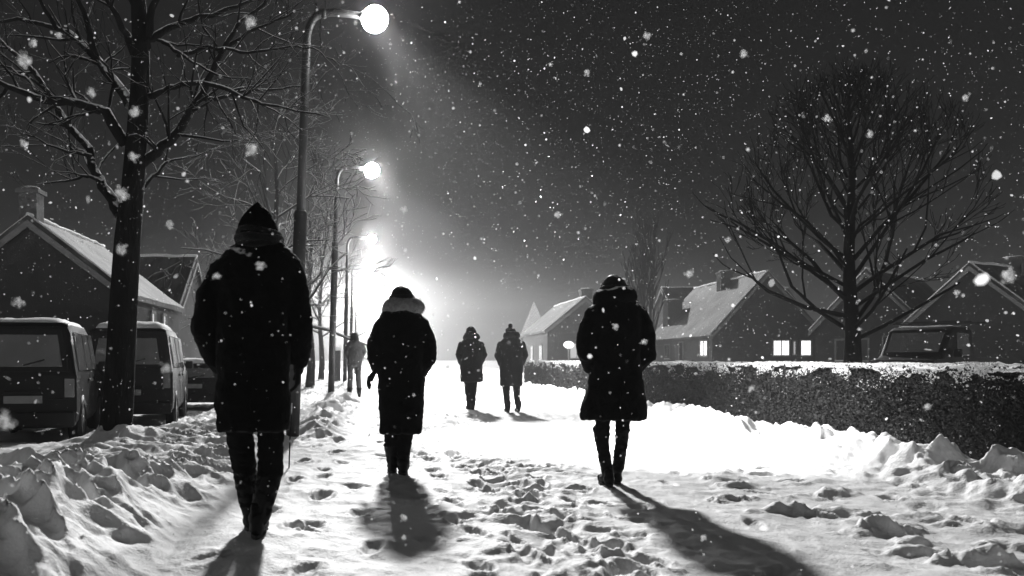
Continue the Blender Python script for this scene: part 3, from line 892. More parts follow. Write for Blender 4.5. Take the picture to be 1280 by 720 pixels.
def simple_tree(label, px, Y, H, th, r, nl, m, rnd, fan=(20, 75), up=.12, spread=.7, lev=4, kids=3, group=None, lean=0, L=.5, wig=.14, flat=1., name='bare_tree', lr=(.42, .6), env=None):
    x = (px - VX) * Y / F; z0 = gz(x, Y)
    n = 8; pts = []; rad = []
    for i in range(n + 1):
        f = i / n; pts.append(Vector((x + lean * f + .06 * math.sin(i * 1.3), Y + .05 * math.cos(i), z0 - .1 + H * .93 * f)))
        rad.append(r * ((1 - f) ** .8 * .95 + .05) if f > th / H else r * (1 + .25 * (1 - f * H / th) ** 2) * (1 - .3 * f))

    def bld(mb, loc):
        for k in range(nl):
            f = th / H + (1 - th / H) * (k + rnd.random()) / nl * .92
            i = min(n - 1, int(f * n)); q = pts[i].lerp(pts[i + 1], f * n - i) - loc
            az = k * 2.4 + rnd.uniform(-.4, .4)
            an = math.radians(fan[1] + (fan[0] - fan[1]) * (f - th / H) / (1 - th / H)) * rnd.uniform(.85, 1.1)
            d = Vector((math.sin(an) * math.cos(az), math.sin(an) * math.sin(az) * flat, math.cos(an)))
            ll = H * L * (1.08 - .62 * (f - th / H) / (1 - th / H)) * rnd.uniform(.85, 1.15)
            ll = min(ll, (H * 1.03 - q.z) / max(.25, d.z + up * 1.4))
            grow(mb, q, d, ll, rad[i] * rnd.uniform(*lr), 1, rnd, lev, up, spread, None, kids, wig, 1.0, Y * (.00042 if not env else .00030), env)
    return tree(name, label, (x, Y, z0), pts, rad, bld, m, group, roots=False)


simple_tree('snow-laden bare tree with whitened twigs, behind the nearest lamp post', 343, 18, 6.9, 1.9, .13, 15, M['bark_snowy'], random.Random(4), fan=(25, 85), up=.02, spread=.85, lev=4, kids=3, group='bare street trees', L=.36, wig=.2)
simple_tree('pale hazy bare tree between the nearest and the second lamp post', 387, 28, 7.2, 2.2, .14, 14, M['bark_snowy'], random.Random(5), fan=(20, 80), up=.05, spread=.8, lev=3, kids=3, group='bare street trees', L=.34, wig=.18)
simple_tree('slender bare tree farthest along the row, just left of the second lamp post', 401, 38, 7.5, 2.0, .13, 14, M['bark_snowy'], random.Random(6), fan=(15, 70), up=.08, spread=.7, lev=3, kids=3, group='bare street trees', L=.32)
simple_tree('wide fan-shaped bare tree standing alone behind the hedge in front of the houses', 1063, 15, 6.5, 1.45, .165, 40, M['bark_far'], random.Random(12), fan=(4, 78), up=.10, spread=.52, lev=5, kids=3, L=.47, wig=.14, flat=.8, lr=(.26, .40), env=lambda p: ((p.x + .05) / 2.25) ** 2 + (p.y / 2.2) ** 2 + ((p.z - 3.3) / 3.1) ** 2 > 1)
simple_tree('narrow bare poplar between the misty house and the long-roofed house', 805, 44, 7.9, .8, .15, 26, M['bark_far'], random.Random(14), fan=(4, 22), up=.10, spread=.32, lev=3, kids=3, L=.42, wig=.06, name='poplar_tree')


# ------------------------------------------------------------------ houses
def house(label, x, y, rz, w, L, eave, ridge, wins, chims, roof='roof', wall='wall_dark', name='house', over=.22, z0=-.15):
    t = thing(name, label, 'house', (x, y, z0), rz)
    h = w / 2; e = eave - z0; r = ridge - z0
    m = MB()
    m.add([(-h, 0, 0), (h, 0, 0), (h, 0, e), (0, 0, r), (-h, 0, e), (-h, L, 0), (h, L, 0), (h, L, e), (0, L, r), (-h, L, e)],
          [(0, 1, 2, 3, 4), (9, 8, 7, 6, 5), (0, 4, 9, 5), (1, 6, 7, 2), (0, 5, 6, 1)])
    m.build('wall', M[wall], t, smooth=False)
    rf = MB(); sl = (r - e) / h; nl = math.sqrt(1 + sl * sl); n = 14
    for sg in (-1, 1):
        # slab with slightly uneven surface
        vs = []; ys = [-over + (L + 2 * over) * i / n for i in range(n + 1)]
        ts = [j / 6 for j in range(7)]
        rr = random.Random(int(x * 10) + sg)
        for yy in ys:
            for tt in ts:
                xx = sg * (h + over) * tt; zz = r - abs(xx) * sl
                vs.append((xx, yy, zz + .14 + rr.uniform(-.012, .02)))
        for yy in ys:
            for tt in ts:
                xx = sg * (h + over) * tt; zz = r - abs(xx) * sl
                vs.append((xx, yy, zz + .012))
        k = len(ts); o2 = len(ys) * k; fs = []
        for i in range(n):
            for j in range(k - 1):
                a = i * k + j
                f = (a, a + 1, a + k + 1, a + k); fs.append(f if sg > 0 else f[::-1])
                g = tuple(q + o2 for q in f[::-1]); fs.append(g if sg > 0 else g[::-1])
        for j in range(k - 1):
            fs.append((j, o2 + j, o2 + j + 1, j + 1)); b = n * k + j; fs.append((b, b + 1, o2 + b + 1, o2 + b))
        for i in range(n):
            a = i * k + k - 1; fs.append((a, o2 + a, o2 + a + k, a + k))
        rf.add(vs, fs)
    ro = rf.build('roof', M[roof], t, smooth=False)
    # snow on ridge and verge
    sn = MB(); rr = random.Random(3)
    pts = [(rr.gauss(0, .01), -over + (L + 2 * over) * i / 20, r + .15 + rr.uniform(-.01, .03)) for i in range(21)]
    sn.tube(pts, .055, 8)
    for sg in (-1, 1):
        pts = [(sg * (h + over) * i / 10, -over + .04, r - (h + over) * i / 10 * sl + .15 + rr.uniform(-.01, .02)) for i in range(11)]
        sn.tube(pts, .032, 7)
    sn.build('ridge_snow', M['snow_lump'], ro)
    bd = MB()
    for sg in (-1, 1):
        a = (0, r + .02); b = (sg * (h + over), r - (h + over) * sl + .02)
        bd.add([(a[0], -over - .03, a[1]), (b[0], -over - .03, b[1]), (b[0], -over - .03, b[1] - .16), (a[0], -over - .03, a[1] - .18),
                (a[0], -over - .002, a[1]), (b[0], -over - .002, b[1]), (b[0], -over - .002, b[1] - .16), (a[0], -over - .002, a[1] - .18)],
               [(0, 1, 2, 3), (7, 6, 5, 4), (0, 4, 5, 1), (3, 2, 6, 7), (1, 5, 6, 2), (0, 3, 7, 4)])
    bd.build('bargeboard', M['trim'], t, smooth=False)
    for (cx, cy, cw, ct) in chims:
        cm = MB(); zb = r - abs(cx) * sl - .3
        cm.box(cx - cw / 2, cx + cw / 2, cy - cw / 2, cy + cw / 2, zb, ct - z0)
        cm.box(cx - cw / 2 - .06, cx + cw / 2 + .06, cy - cw / 2 - .06, cy + cw / 2 + .06, ct - z0 - .14, ct - z0 - .03)
        c = cm.build('chimney', M['brick'], ro, smooth=False)
        sp = MB(); sp.ball((cx, cy, ct - z0 + .0), (cw * .50, cw * .5, .07)); sp.build('snow_cap', M['snow_lump'], c)
    for (face, u, zc, ww, hh, kind) in wins:
        T = Matrix.Identity(4)
        if face == 'front': T = Matrix.Translation((u, 0, zc - z0))
        elif face == 'left': T = Matrix.Translation((-h, u, zc - z0)) @ Matrix.Rotation(-math.pi / 2, 4, 'Z')
        else: T = Matrix.Translation((h, u, zc - z0)) @ Matrix.Rotation(math.pi / 2, 4, 'Z')
        fr = MB()
        def bx(x0, x1, y0, y1, z0_, z1, q=fr):
            q.box(x0, x1, y0, y1, z0_, z1)
        b_ = .07
        if kind == 'door':
            fr.box(-ww / 2 - b_, -ww / 2, -.05, .0, -hh / 2, hh / 2 + b_); fr.box(ww / 2, ww / 2 + b_, -.05, 0, -hh / 2, hh / 2 + b_); fr.box(-ww / 2, ww / 2, -.05, 0, hh / 2, hh / 2 + b_)
            d = fr.build('door', M['trim'], t, smooth=False); d.matrix_local = T
            pm = MB(); pm.box(-ww / 2 + .005, ww / 2 - .005, -.03, -.005, -hh / 2, hh / 2 - .005); pm.build('door_leaf', M['wall'], d, smooth=False)
            continue
        fr.box(-ww / 2 - b_, -ww / 2, -.05, .0, -hh / 2 - b_, hh / 2 + b_); fr.box(ww / 2, ww / 2 + b_, -.05, 0, -hh / 2 - b_, hh / 2 + b_)
        fr.box(-ww / 2, ww / 2, -.05, 0, hh / 2, hh / 2 + b_); fr.box(-ww / 2, ww / 2, -.08, 0, -hh / 2 - b_, -hh / 2)
        if ww > .6: fr.box(-.02, .02, -.045, -.015, -hh / 2, hh / 2)
        d = fr.build('window', M['trim'], t, smooth=False); d.matrix_local = T
        pm = MB(); pm.box(-ww / 2 + .004, ww / 2 - .004, -.014, -.004, -hh / 2 + .004, hh / 2 - .004)
        pm.build('pane', M[{'lit': 'winlit', 'dim': 'winlit_dim', 'dark': 'winglass'}[kind]], d, smooth=False)
        sm = MB(); sm.tube([(-ww / 2 - .05, -.05, -hh / 2 + .012), (0, -.055, -hh / 2 + .02), (ww / 2 + .05, -.05, -hh / 2 + .012)], .03, 7); sm.build('sill_snow', M['snow_lump'], d)
    return t


# right side, nearest first
house('dark gabled house with a squat chimney behind the parked pickup', 22.0, 29.0, math.radians(-62), 4.4, 8.5, 2.40, 4.45,
      [('front', -1.4, 1.5, .8, .8, 'dark')], [(0, 3.0, .8, 4.95)], name='gabled_house')
house('small dark gabled house right behind the trunk of the fan-shaped bare tree', 21.0, 33.5, math.radians(-50), 4.1, 7, 2.45, 4.75,
      [('front', -.6, 1.45, 1.2, .9, 'dark'), ('front', .9, 1.3, .6, 1.4, 'dark')], [], name='gabled_house')
hx = (958 - VX) / 25.6
house('long-roofed gabled house with two bright lit windows in its gable', hx, 38.9, math.radians(-2), 5.2, 9.2, 2.35, 5.25,
      [('front', .72, 1.62, .74, .74, 'lit'), ('front', 2.0 - .1, 1.62, .46, .74, 'lit'), ('front', 1.35, 1.62, .10, .66, 'dim'), ('left', 1.0, 1.62, .9, .74, 'lit'), ('left', 4.2, 1.4, .5, 1.2, 'dark'), ('left', 6.4, 1.5, .8, .8, 'dark')],
      [(-.25, 4.3, .62, 5.85), (-1.7, 8.2, .85, 4.6)], roof='roof_snowy', wall='wall', name='gabled_house')
house('plain-roofed house half hidden behind the poplar and the long-roofed house', 21.5, 58, math.radians(-88), 6.5, 9, 3.2, 6.2, [], [], wall='wall', name='gabled_house', roof='roof_snowy')
house('misty house with a low snowy roof, left of the person in the flared coat', 13.3, 49, math.radians(-1), 4.6, 8.5, 2.9, 4.8,
      [('left', 2.0, 1.5, .8, .9, 'dim'), ('front', -.5, 1.6, .8, .9, 'dim'), ('left', 5, 1.5, .7, .9, 'dim')], [(.6, 2.2, .7, 5.6)], roof='roof_snowy', wall='wall', name='gabled_house')
# left side
house('big dark gabled house with a tall chimney behind the boxy estate car', -8.25, 19.4, 0, 4.75, 5.2, 2.62, 4.42,
      [('right', 2.2, 2.0, .28, .62, 'dim'), ('right', 3.4, 2.0, .28, .62, 'dim')], [(-.10, .3, .44, 5.28)], roof='roof', name='gabled_house', over=.15)
house('low house with a streaked snowy roof between the big black tree and the hooded man', -6.15, 28.0, math.radians(90), 4.6, 7.5, 2.75, 4.55, [], [], roof='roof_snowy', wall='wall', name='gabled_house', over=.12)

# church far off
ch = thing('church', 'pale church with a pointed steeple, faint in the haze beyond the hedge', 'church', (20.0, 95, 0))
c = MB(); c.box(-1.4, 1.4, 0, 2.8, 0, 3.8); c.build('tower', M['wall'], ch, smooth=False)
c = MB(); c.add([(-1.5, -.1, 3.8), (1.5, -.1, 3.8), (1.5, 2.9, 3.8), (-1.5, 2.9, 3.8), (0, 1.4, 8.2)], [(0, 1, 4), (1, 2, 4), (2, 3, 4), (3, 0, 4), (3, 2, 1, 0)]); c.build('spire', M['snow_lump'], ch, smooth=False)
c = MB(); c.add([(-1.8, 2.81, 0), (5.5, 2.81, 0), (5.5, 8, 0), (-1.8, 8, 0), (-1.8, 2.81, 2.6), (5.5, 2.81, 2.6), (5.5, 8, 2.6), (-1.8, 8, 2.6)],
            [(0, 1, 5, 4), (1, 2, 6, 5), (2, 3, 7, 6), (3, 0, 4, 7)]); c.build('nave', M['wall'], ch, smooth=False)
c = MB(); c.add([(-2, 2.7, 2.61), (5.7, 2.7, 2.61), (5.7, 8.2, 2.61), (-2, 8.2, 2.61), (-2, 5.4, 4.4), (5.7, 5.4, 4.4)], [(0, 1, 5, 4), (2, 3, 4, 5), (1, 2, 5), (3, 0, 4), (3, 2, 1, 0)]); c.build('roof', M['snow_lump'], ch, smooth=False)


# ------------------------------------------------------------------ vehicles
def wheel(parent, x, y, z, r, w):
    m = MB(); prof = [(r * .66, -w / 2), (r * .93, -w / 2), (r, -w / 2 + .03), (r, w / 2 - .03), (r * .93, w / 2), (r * .66, w / 2)]
    n = 28; vs = []
    for (rr, xx) in prof:
        for k in range(n):
            a = 2 * math.pi * k / n; vs.append((xx, rr * math.cos(a), rr * math.sin(a)))
    fs = []
    for i in range(len(prof)):
        i2 = (i + 1) % len(prof)
        for k in range(n):
            fs.append((i * n + k, i * n + (k + 1) % n, i2 * n + (k + 1) % n, i2 * n + k))
    m.add(vs, fs); t = m.build('wheel', M['tyre'], parent); t.location = (x, y, z)
    h = MB(); h.tube([(-w * .3, 0, 0), (w * .32, 0, 0)], r * .67, 20)
    h.tube([(-w * .42, 0, 0), (w * .45, 0, 0)], r * .2, 12)
    h.build('rim', M['rim'], t)


def vehicle(name, label, cat, x, y, rz, w, L, z_b, belt, top, wr, rear_in, front_nose, paint, snow=.05, wheelr=.32, cab_only=False, group=None, bed=False):
    z0 = gz(x, y) - .03
    t = thing(name, label, cat, (x, y, z0), rz, group)
    # sections along the length: (y, half width low, belt z, top z, half width top)
    h = w / 2
    hood = belt + .02
    if bed:
        secs = [(0, belt * .98, belt, h * .98), (.04, belt, belt + .01, h), (L * .48, belt, belt + .01, h), (L * .50, belt, top - .06, wr), (L * .53, belt, top, wr), (L * .72, belt, top, wr), (L * .76, belt, top - .07, wr * .98), (L * .86, belt, hood + .05, h * .95), (L * .88, belt, hood, h * .95), (L * .98, belt - .05, hood - .07, h * .9), (L, belt - .25, hood - .28, h * .85)]
    else:
        secs = [(0, belt, belt + .01, h * .97), (rear_in, belt, top - .07, wr), (rear_in + .08, belt, top - .015, wr), (rear_in + .3, belt, top, wr), (L * .55, belt, top, wr), (L * front_nose - .12, belt, top - .06, wr * .98), (L * (front_nose + .1), belt, hood + .04, h * .94), (L * (front_nose + .12), belt, hood, h * .95), (L * .97, belt - .06, hood - .1, h * .9), (L, belt - .28, hood - .3, h * .84)]
    vs = []; K = 0
    for (yy, bz, tz, tw) in secs:
        half = [(h * .90, z_b), (h * .985, z_b + .10), (h, z_b + .25), (h * .995, bz - .02), (tw + (h - tw) * .12, tz - .10 if tz - bz > .2 else tz - .02), (tw - .02, tz - .03 if tz - bz > .2 else tz - .01), (tw - .11, tz)]
        ring = [(-a, b) for a, b in half] + [(a, b) for a, b in reversed(half)]
        K = len(ring)
        vs += [(a, yy, b) for a, b in ring]
    fs = []
    for i in range(len(secs) - 1):
        for k in range(K):
            k2 = (k + 1) % K; fs.append((i * K + k, i * K + k2, (i + 1) * K + k2, (i + 1) * K + k))
    fs.append(tuple(range(K - 1, -1, -1))); fs.append(tuple((len(secs) - 1) * K + k for k in range(K)))
    m = MB(); m.add(vs, fs)
    body = m.build('body', paint, t, smooth=True, bevel=.025, seg=3)
    # wheels with dark arches
    for sg in (-1, 1):
        for yy in (L * .19, L * .80):
            ar = MB(); ar.tube([(sg * (h - .06), yy, wheelr), (sg * (h + .004), yy, wheelr)], wheelr * 1.18, 26); ar.build('wheel_arch', M['plastic'], t)
            wheel(t, sg * (h - .085 + .0), yy, wheelr, wheelr, .2)
    # bumper
    bm = MB(); bm.box(-h * .97, h * .97, -.07, .12, z_b + .02, z_b + .24); bm.build('bumper', M['plastic'], t, bevel=.03, seg=3)
    bm = MB(); bm.box(-h * .90, h * .90, L - .1, L + .05, z_b + .02, z_b + .22); bm.build('bumper', M['plastic'], t, bevel=.03, seg=3)
    # lamps, plate, handles
    for sg in (-1, 1):
        lm = MB(); lm.box(sg * h * .86 - .07, sg * h * .86 + .07, -.022, .05, belt - .33, belt - .05); lm.build('tail_light', M['lens'], t, bevel=.012)
        hl = MB(); hl.box(sg * h * .68 - .11, sg * h * .68 + .11, L - .08, L + .012, belt - .36, belt - .22); hl.build('headlight', M['glass'], t, bevel=.02)
        mr = MB(); mr.box(sg * (h + .10) - .08, sg * (h + .10) + .08, L * front_nose + .0, L * front_nose + .09, belt + .02, belt + .19); mr.build('wing_mirror', M['plastic'], t, bevel=.025)
        for yy in (L * .36, L * .56):
            hn = MB(); hn.box(sg * (h + .012) - .014, sg * (h + .012) + .014, yy, yy + .14, belt - .12, belt - .08); hn.build('door_handle', M['plastic'], t, bevel=.006)
            dl = MB(); dl.box(sg * (h + .001) - .002, sg * (h + .001) + .002, yy + .2, yy + .212, z_b + .15, belt - .02); dl.build('door_gap', M['plastic'], t, smooth=False)
    pl = MB(); pl.box(-.26, .26, -.026, -.0, z_b + .36, z_b + .47); po = pl.build('number_plate', M['plate'], t, smooth=False, bevel=.004)
    tr = MB(); tr.box(-h * .80, h * .80, -.016, .01, belt - .36, belt - .34); tr.box(-h * .35, h * .35, -.05, .01, z_b + .50, z_b + .54); tr.build('tailgate_trim', M['plastic'], t, bevel=.004)
    if not bed:
        # rear window on the sloping tail
        def rear(u, v):  # u -1..1, v 0..1
            yy = rear_in * v; zz = belt + (top - .07 - belt) * v; hw = h * .97 + (wr - h * .97) * v
            return Vector((u * hw, yy, zz))
        nn = Vector((0, -(top - .07 - belt), rear_in)).normalized()
        def panel(nm, a, b, c_, d_, n_, mt, th=.014):
            q = MB(); n_ = n_.normalized(); lo = [v - n_ * .006 for v in (a, b, c_, d_)]; hi = [v + n_ * th for v in (a, b, c_, d_)]
            q.add(lo + hi, [(3, 2, 1, 0), (4, 5, 6, 7), (0, 1, 5, 4), (1, 2, 6, 5), (2, 3, 7, 6), (3, 0, 4, 7)])
            return q.build(nm, mt, t, bevel=.018, seg=3)
        panel('window_surround', rear(-.88, .06), rear(.88, .06), rear(.84, .93), rear(-.84, .93), nn, M['plastic'], .007)
        rw = panel('rear_window', rear(-.76, .16), rear(.76, .16), rear(.72, .82), rear(-.72, .82), nn, M['glass'], .016)
        wp = MB(); a = rear(0, .18) + nn * .03; b = rear(.42, .3) + nn * .03; wp.tube([a, b], .008, 6); wp.build('wiper', M['plastic'], rw)
        ya = [(rear_in + .12, L * .30), (L * .33, L * .50), (L * .53, L * front_nose - .08)]
    else:
        nn = Vector((0, -1, .12)).normalized()
        q = MB(); q.box(-wr * .88, wr * .88, L * .485, L * .50 - .0, belt + .08, top - .12); q.build('rear_window', M['glass'], t, bevel=.01)
        ya = [(L * .54, L * .70)]
        q = MB()
        for sg in (-1, 1): q.box(sg * (wr - .02) - .018, sg * (wr - .02) + .018, L * .30, L * .7, top + .06, top + .10)
        for yy in (L * .31, L * .5, L * .66): q.box(-wr, wr, yy, yy + .04, top + .10, top + .13)
        q.build('roof_rack', M['plastic'], t, smooth=False)
    ia = 6 if bed else 5
    (ya0, _, za0, wa0), (ya1, _, za1, wa1) = secs[ia], secs[ia + 1]
    A = Vector((0, ya0, za0)); B = Vector((0, ya1, za1)); nv = Vector((0, za0 - za1, ya1 - ya0)).normalized()
    q = MB(); pp = []
    for (f, off) in ((.90, .0), (.12, .0)):
        c_ = A.lerp(B, f); hw = (wa0 + (wa1 - wa0) * f) * .84
        pp += [c_ + Vector((-hw, 0, 0)), c_ + Vector((hw, 0, 0))]
    pp = [pp[0], pp[1], pp[3], pp[2]]
    lo = [v - nv * .02 for v in pp]; hi = [v + nv * .012 for v in pp]
    q.add(lo + hi, [(3, 2, 1, 0), (4, 5, 6, 7), (0, 1, 5, 4), (1, 2, 6, 5), (2, 3, 7, 6), (3, 0, 4, 7)])
    q.build('windscreen', M['glass'], t, bevel=.01)
    for sg in (-1, 1):
        for (y0, y1) in ya:
            z1, z2 = belt + .05, top - .15
            f1 = (z1 - belt) / (top - belt); f2 = (z2 - belt) / (top - belt)
            x1 = h - (h - wr) * f1 * .9; x2 = h - (h - wr) * f2 * .9
            q = MB(); off = .012
            a = [(sg * x1, y0, z1), (sg * x1, y1, z1), (sg * x2, y1 - .03, z2), (sg * x2, y0 + .03, z2)]
            b = [(sg * (v[0] * sg + off), v[1], v[2]) for v in a]; a = [(sg * (v[0] * sg - .05), v[1], v[2]) for v in a]
            q.add(a + b, [(3, 2, 1, 0), (4, 5, 6, 7), (0, 1, 5, 4), (1, 2, 6, 5), (2, 3, 7, 6), (3, 0, 4, 7)])
            q.build('side_window', M['glass'], t, bevel=.012)
    # snow lying on the roof
    if snow:
        y0 = (L * .52 if bed else rear_in + .06); y1 = (L * .73 if bed else L * front_nose - .12)
        n, k = 26, 14; vs = []
        for i in range(n + 1):
            for j in range(k + 1):
                yy = y0 + (y1 - y0) * i / n; u = -1 + 2 * j / k; xx = u * (wr - .05)
                ed = min(1, (1 - abs(u)) * 4 + .0) ** .5 * min(1, min(i, n - i) * .5) ** .5
                zt = top - .035 * max(0, abs(u) - .75) * 3 - (.05 * (1 - min(1, i / 3)) if not bed else 0)
                vs.append((xx, yy, zt - .012 + snow * ed * (1 + .6 * float(pn2(np.array([xx * 3 + x]), np.array([yy * 3]))[0])) + (.005 if ed > 0 else -.01)))
        fs = [(i * (k + 1) + j, i * (k + 1) + j + 1, (i + 1) * (k + 1) + j + 1, (i + 1) * (k + 1) + j) for i in range(n) for j in range(k)]
        q = MB(); q.add(vs, fs); so = q.build('roof_snow', M['snow_lump'], t)
        sd = so.modifiers.new('t', 'SOLIDIFY'); sd.thickness = .03; sd.offset = -1
    return t


vehicle('parked_car', 'dark boxy estate car parked in front of the house with the tall chimney', 'car', -4.95, 11.4, math.radians(12.5), 1.46, 3.55, .25, 1.02, 1.80, .60, .16, .70, M['car'], snow=.07, group='vehicles parked beside the left houses')
vehicle('parked_van', 'parked van with a thick snow layer on its roof, partly behind the near tree trunk', 'van', -4.56, 15.0, math.radians(8.5), 1.70, 3.7, .28, 1.10, 1.93, .72, .12, .74, M['car2'], snow=.13, group='vehicles parked beside the left houses')
vehicle('parked_car', 'small low parked car ahead of the van, beside the hooded man', 'car', -4.45, 20.0, math.radians(4), 1.6, 3.3, .22, .78, 1.22, .62, .12, .68, M['car2'], snow=.11, group='vehicles parked beside the left houses')
vehicle('pickup_truck', 'dark pickup with a roof rack parked behind the hedge near the right edge', 'pickup', 15.25, 20.0, math.radians(122), 1.35, 3.9, .30, 1.0, 1.72, .66, .1, .74, M['car'], snow=.03, bed=True)

# cabinet and gate pier on the left kerb
gp = thing('gate_pier', 'pale square gate pier in the haze between second lamp post and farthest walker', 'gate pier', (-1.45, 36.0, gz(-1.45, 36) - .05))
q = MB(); q.box(-.17, .17, -.17, .17, 0, 1.4); q.build('shaft', M['wall'], gp, bevel=.015)
q = MB(); q.box(-.22, .22, -.22, .22, 1.4, 1.5); q.ball((0, 0, 1.52), (.2, .2, .08)); q.build('cap', M['snow_lump'], gp, bevel=.01)
# small round lamp on a post in the garden of the misty house
dl = 33.0; lx = (711 - VX) * dl / F
gl = thing('garden_lamp', 'small round lit lamp on a thin post in front of the misty house', 'garden lamp', (lx, dl, gz(lx, dl)))
q = MB(); q.tube([(0, 0, -.05), (0, 0, 1.42)], .035, 10); q.build('post', M['trim'], gl)
q = MB(); q.ball((0, 0, 1.55), (.22, .12, .15)); q.build('lamp_shade', M['winlit'], gl)


# ------------------------------------------------------------------ hedge
def hedge():
    y0, y1 = 3.0, 29.3; x0, x1 = 5.72, 6.55; H = .99
    t = thing('hedge', 'long clipped dark hedge with crusted snow along its top', 'hedge', (x0, y0, .0))
    off = Vector((x0, y0, 0))
    rh = np.random.default_rng(5)

    def front(y, z): return x0 + .05 * pn2(y * 1.3, z * 2) + .035 * pn2(y * 4 + 3, z * 4) - .0 + .04 * (1 - z / H)

    def top(x, y): return H + .05 * pn2(y * .8, x) + .04 * pn2(y * 3.2 + 5, x * 3) + .02 * pn2(y * 9, x * 9)
    # core
    core = MB(); n = 300
    ys = np.linspace(y0, y1, n)
    prof = [('f', 0.0), ('f', .3), ('f', .6), ('f', .9), ('t', .12), ('t', .45), ('t', .75), ('b', .8), ('b', 0)]
    vs = []
    for y in ys:
        ya = np.array([y])
        for k, v in prof:
            if k == 'f': vs.append((float(front(ya, np.array([v]))[0]) + .035 - x0, y - y0, v))
            elif k == 't': vs.append((v, y - y0, float(top(np.array([x0 + v]), ya)[0]) - .05))
            else: vs.append((x1 - x0, y - y0, v))
    K = len(prof); fs = [(i * K + k, i * K + k + 1, (i + 1) * K + k + 1, (i + 1) * K + k) for i in range(n - 1) for k in range(K - 1)]
    fs += [tuple(range(K - 1, -1, -1)), tuple((n - 1) * K + k for k in range(K))]
    core.add(vs, fs); core.build('hedge_body', M['hedge_core'], t)
    # leaves: front, top, both ends
    nf = 105000
    u = rh.random(nf)
    y = y0 + (y1 - y0) * u ** 1.35
    side = rh.random(nf)
    z = rh.random(nf) ** .9 * H
    fx = front(y, z)
    isb = side > .72
    px = np.where(isb, x0 + (x1 - x0) * rh.random(nf), fx + rh.normal(0, .018, nf))
    pz = np.where(isb, 0, z)
    pz = np.where(isb, top(px, y) - .03 + rh.normal(0, .015, nf), pz)
    endm = rh.random(nf) > .97
    y = np.where(endm, y1 + rh.normal(0, .02, nf), y); px = np.where(endm, x0 + (x1 - x0) * rh.random(nf), px); pz = np.where(endm, rh.random(nf) * H, pz)
    c = np.stack([px - x0, y - y0, pz], -1)
    d = rh.normal(size=(nf, 3)); d /= np.linalg.norm(d, axis=1)[:, None]
    e = np.cross(d, rh.normal(size=(nf, 3))); e /= np.linalg.norm(e, axis=1)[:, None]
    L = rh.uniform(.010, .021, nf)[:, None] * (1 + .03 * (y - y0)[:, None]); W = L * .5
    co = np.stack([c - d * L, c + e * W, c + d * L, c - e * W], 1).reshape(-1, 3)
    quadmesh('foliage', co, M['leaf'], t)
    # snow: thick crust on the top and clotted clumps that thin out down the face
    cr = MB(); n2 = 900; ys2 = y0 + (y1 - y0) * (np.linspace(0, 1, n2)) ** 1.25; K = 15
    U = np.linspace(0, 1, K); vs = []
    YY, UU = np.meshgrid(ys2, U, indexing='ij')
    XX = x0 - .015 + (x1 - x0 + .03) * UU
    ZZ = top(XX, YY) + .02 * np.sin(np.pi * np.clip(UU, 0, 1)) ** .4 + .022 * pn2(YY * 14, XX * 14) + .012 * pn2(YY * 33, XX * 33) - .012
    XX = XX + np.where(UU < .05, .03 * pn2(YY * 9, YY * 0 + 2), 0)
    vs = np.stack([XX - x0, YY - y0, ZZ], -1).reshape(-1, 3)
    idx = np.arange(n2 * K).reshape(n2, K)
    f4 = np.stack([idx[:-1, :-1], idx[:-1, 1:], idx[1:, 1:], idx[1:, :-1]], -1).reshape(-1, 4)
    me = bpy.data.meshes.new('snow_crust'); me.from_pydata([tuple(v) for v in vs], [], [tuple(f) for f in f4]); me.materials.append(M['snow_lump'])
    me.polygons.foreach_set('use_smooth', [True] * len(f4)); me.update()
    o = bpy.data.objects.new('snow_crust', me); COL.objects.link(o); o.parent = t
    sd = o.modifiers.new('t', 'SOLIDIFY'); sd.thickness = .03; sd.offset = -1
    ns = 60000
    y = y0 + (y1 - y0) * rh.random(ns) ** 1.35
    dep = rh.exponential(.055, ns)
    keep = (pn2(y * 2.3, dep * 6) + .5 * pn2(y * 7, dep * 14) > -.05 + dep * .55) & (dep < .75)
    y = y[keep]; dep = dep[keep]; z = H + .0 - dep
    x = front(y, z) - .012
    onb = rh.random(len(y)) < .25
    z = np.where(onb, top(x, y) + .01, z); x = np.where(onb, x + rh.random(len(y)) * .3, x)
    c = np.stack([x - x0, y - y0, z], -1)
    oct_ = np.array([(1, 0, 0), (-1, 0, 0), (0, 1, 0), (0, -1, 0), (0, 0, 1), (0, 0, -1)], float)
    r = (rh.uniform(.003, .009, len(y)) * (1 + .03 * (y - y0)) * np.clip(1.25 - dep * 1.6, .35, 1.2))[:, None, None]
    co = c[:, None, :] + oct_[None] * r * rh.uniform(.6, 1.3, (len(y), 6, 1)) * np.array([1, 1.3, .8])
    ff = np.array([(0, 2, 4), (2, 1, 4), (1, 3, 4), (3, 0, 4), (2, 0, 5), (1, 2, 5), (3, 1, 5), (0, 3, 5)])
    fs = (ff[None] + (np.arange(len(y)) * 6)[:, None, None]).reshape(-1, 3)
    trimesh('snow_clumps', co.reshape(-1, 3), fs, M['snow_lump'], t, True)


def trimesh(name, co, fs, m, parent=None, smooth=False):
    k = fs.shape[1]
    me = bpy.data.meshes.new(name)
    me.vertices.add(len(co)); me.vertices.foreach_set('co', np.asarray(co, np.float32).ravel())
    me.loops.add(fs.size); me.loops.foreach_set('vertex_index', fs.ravel().astype(np.int32))
    me.polygons.add(len(fs)); me.polygons.foreach_set('loop_start', np.arange(0, fs.size, k, dtype=np.int32))
    me.polygons.foreach_set('loop_total', np.full(len(fs), k, dtype=np.int32))
    if smooth: me.polygons.foreach_set('use_smooth', np.ones(len(fs), bool))
    me.update(calc_edges=True); me.materials.append(m)
    o = bpy.data.objects.new(name, me); COL.objects.link(o)
    if parent: o.parent = parent
    return o


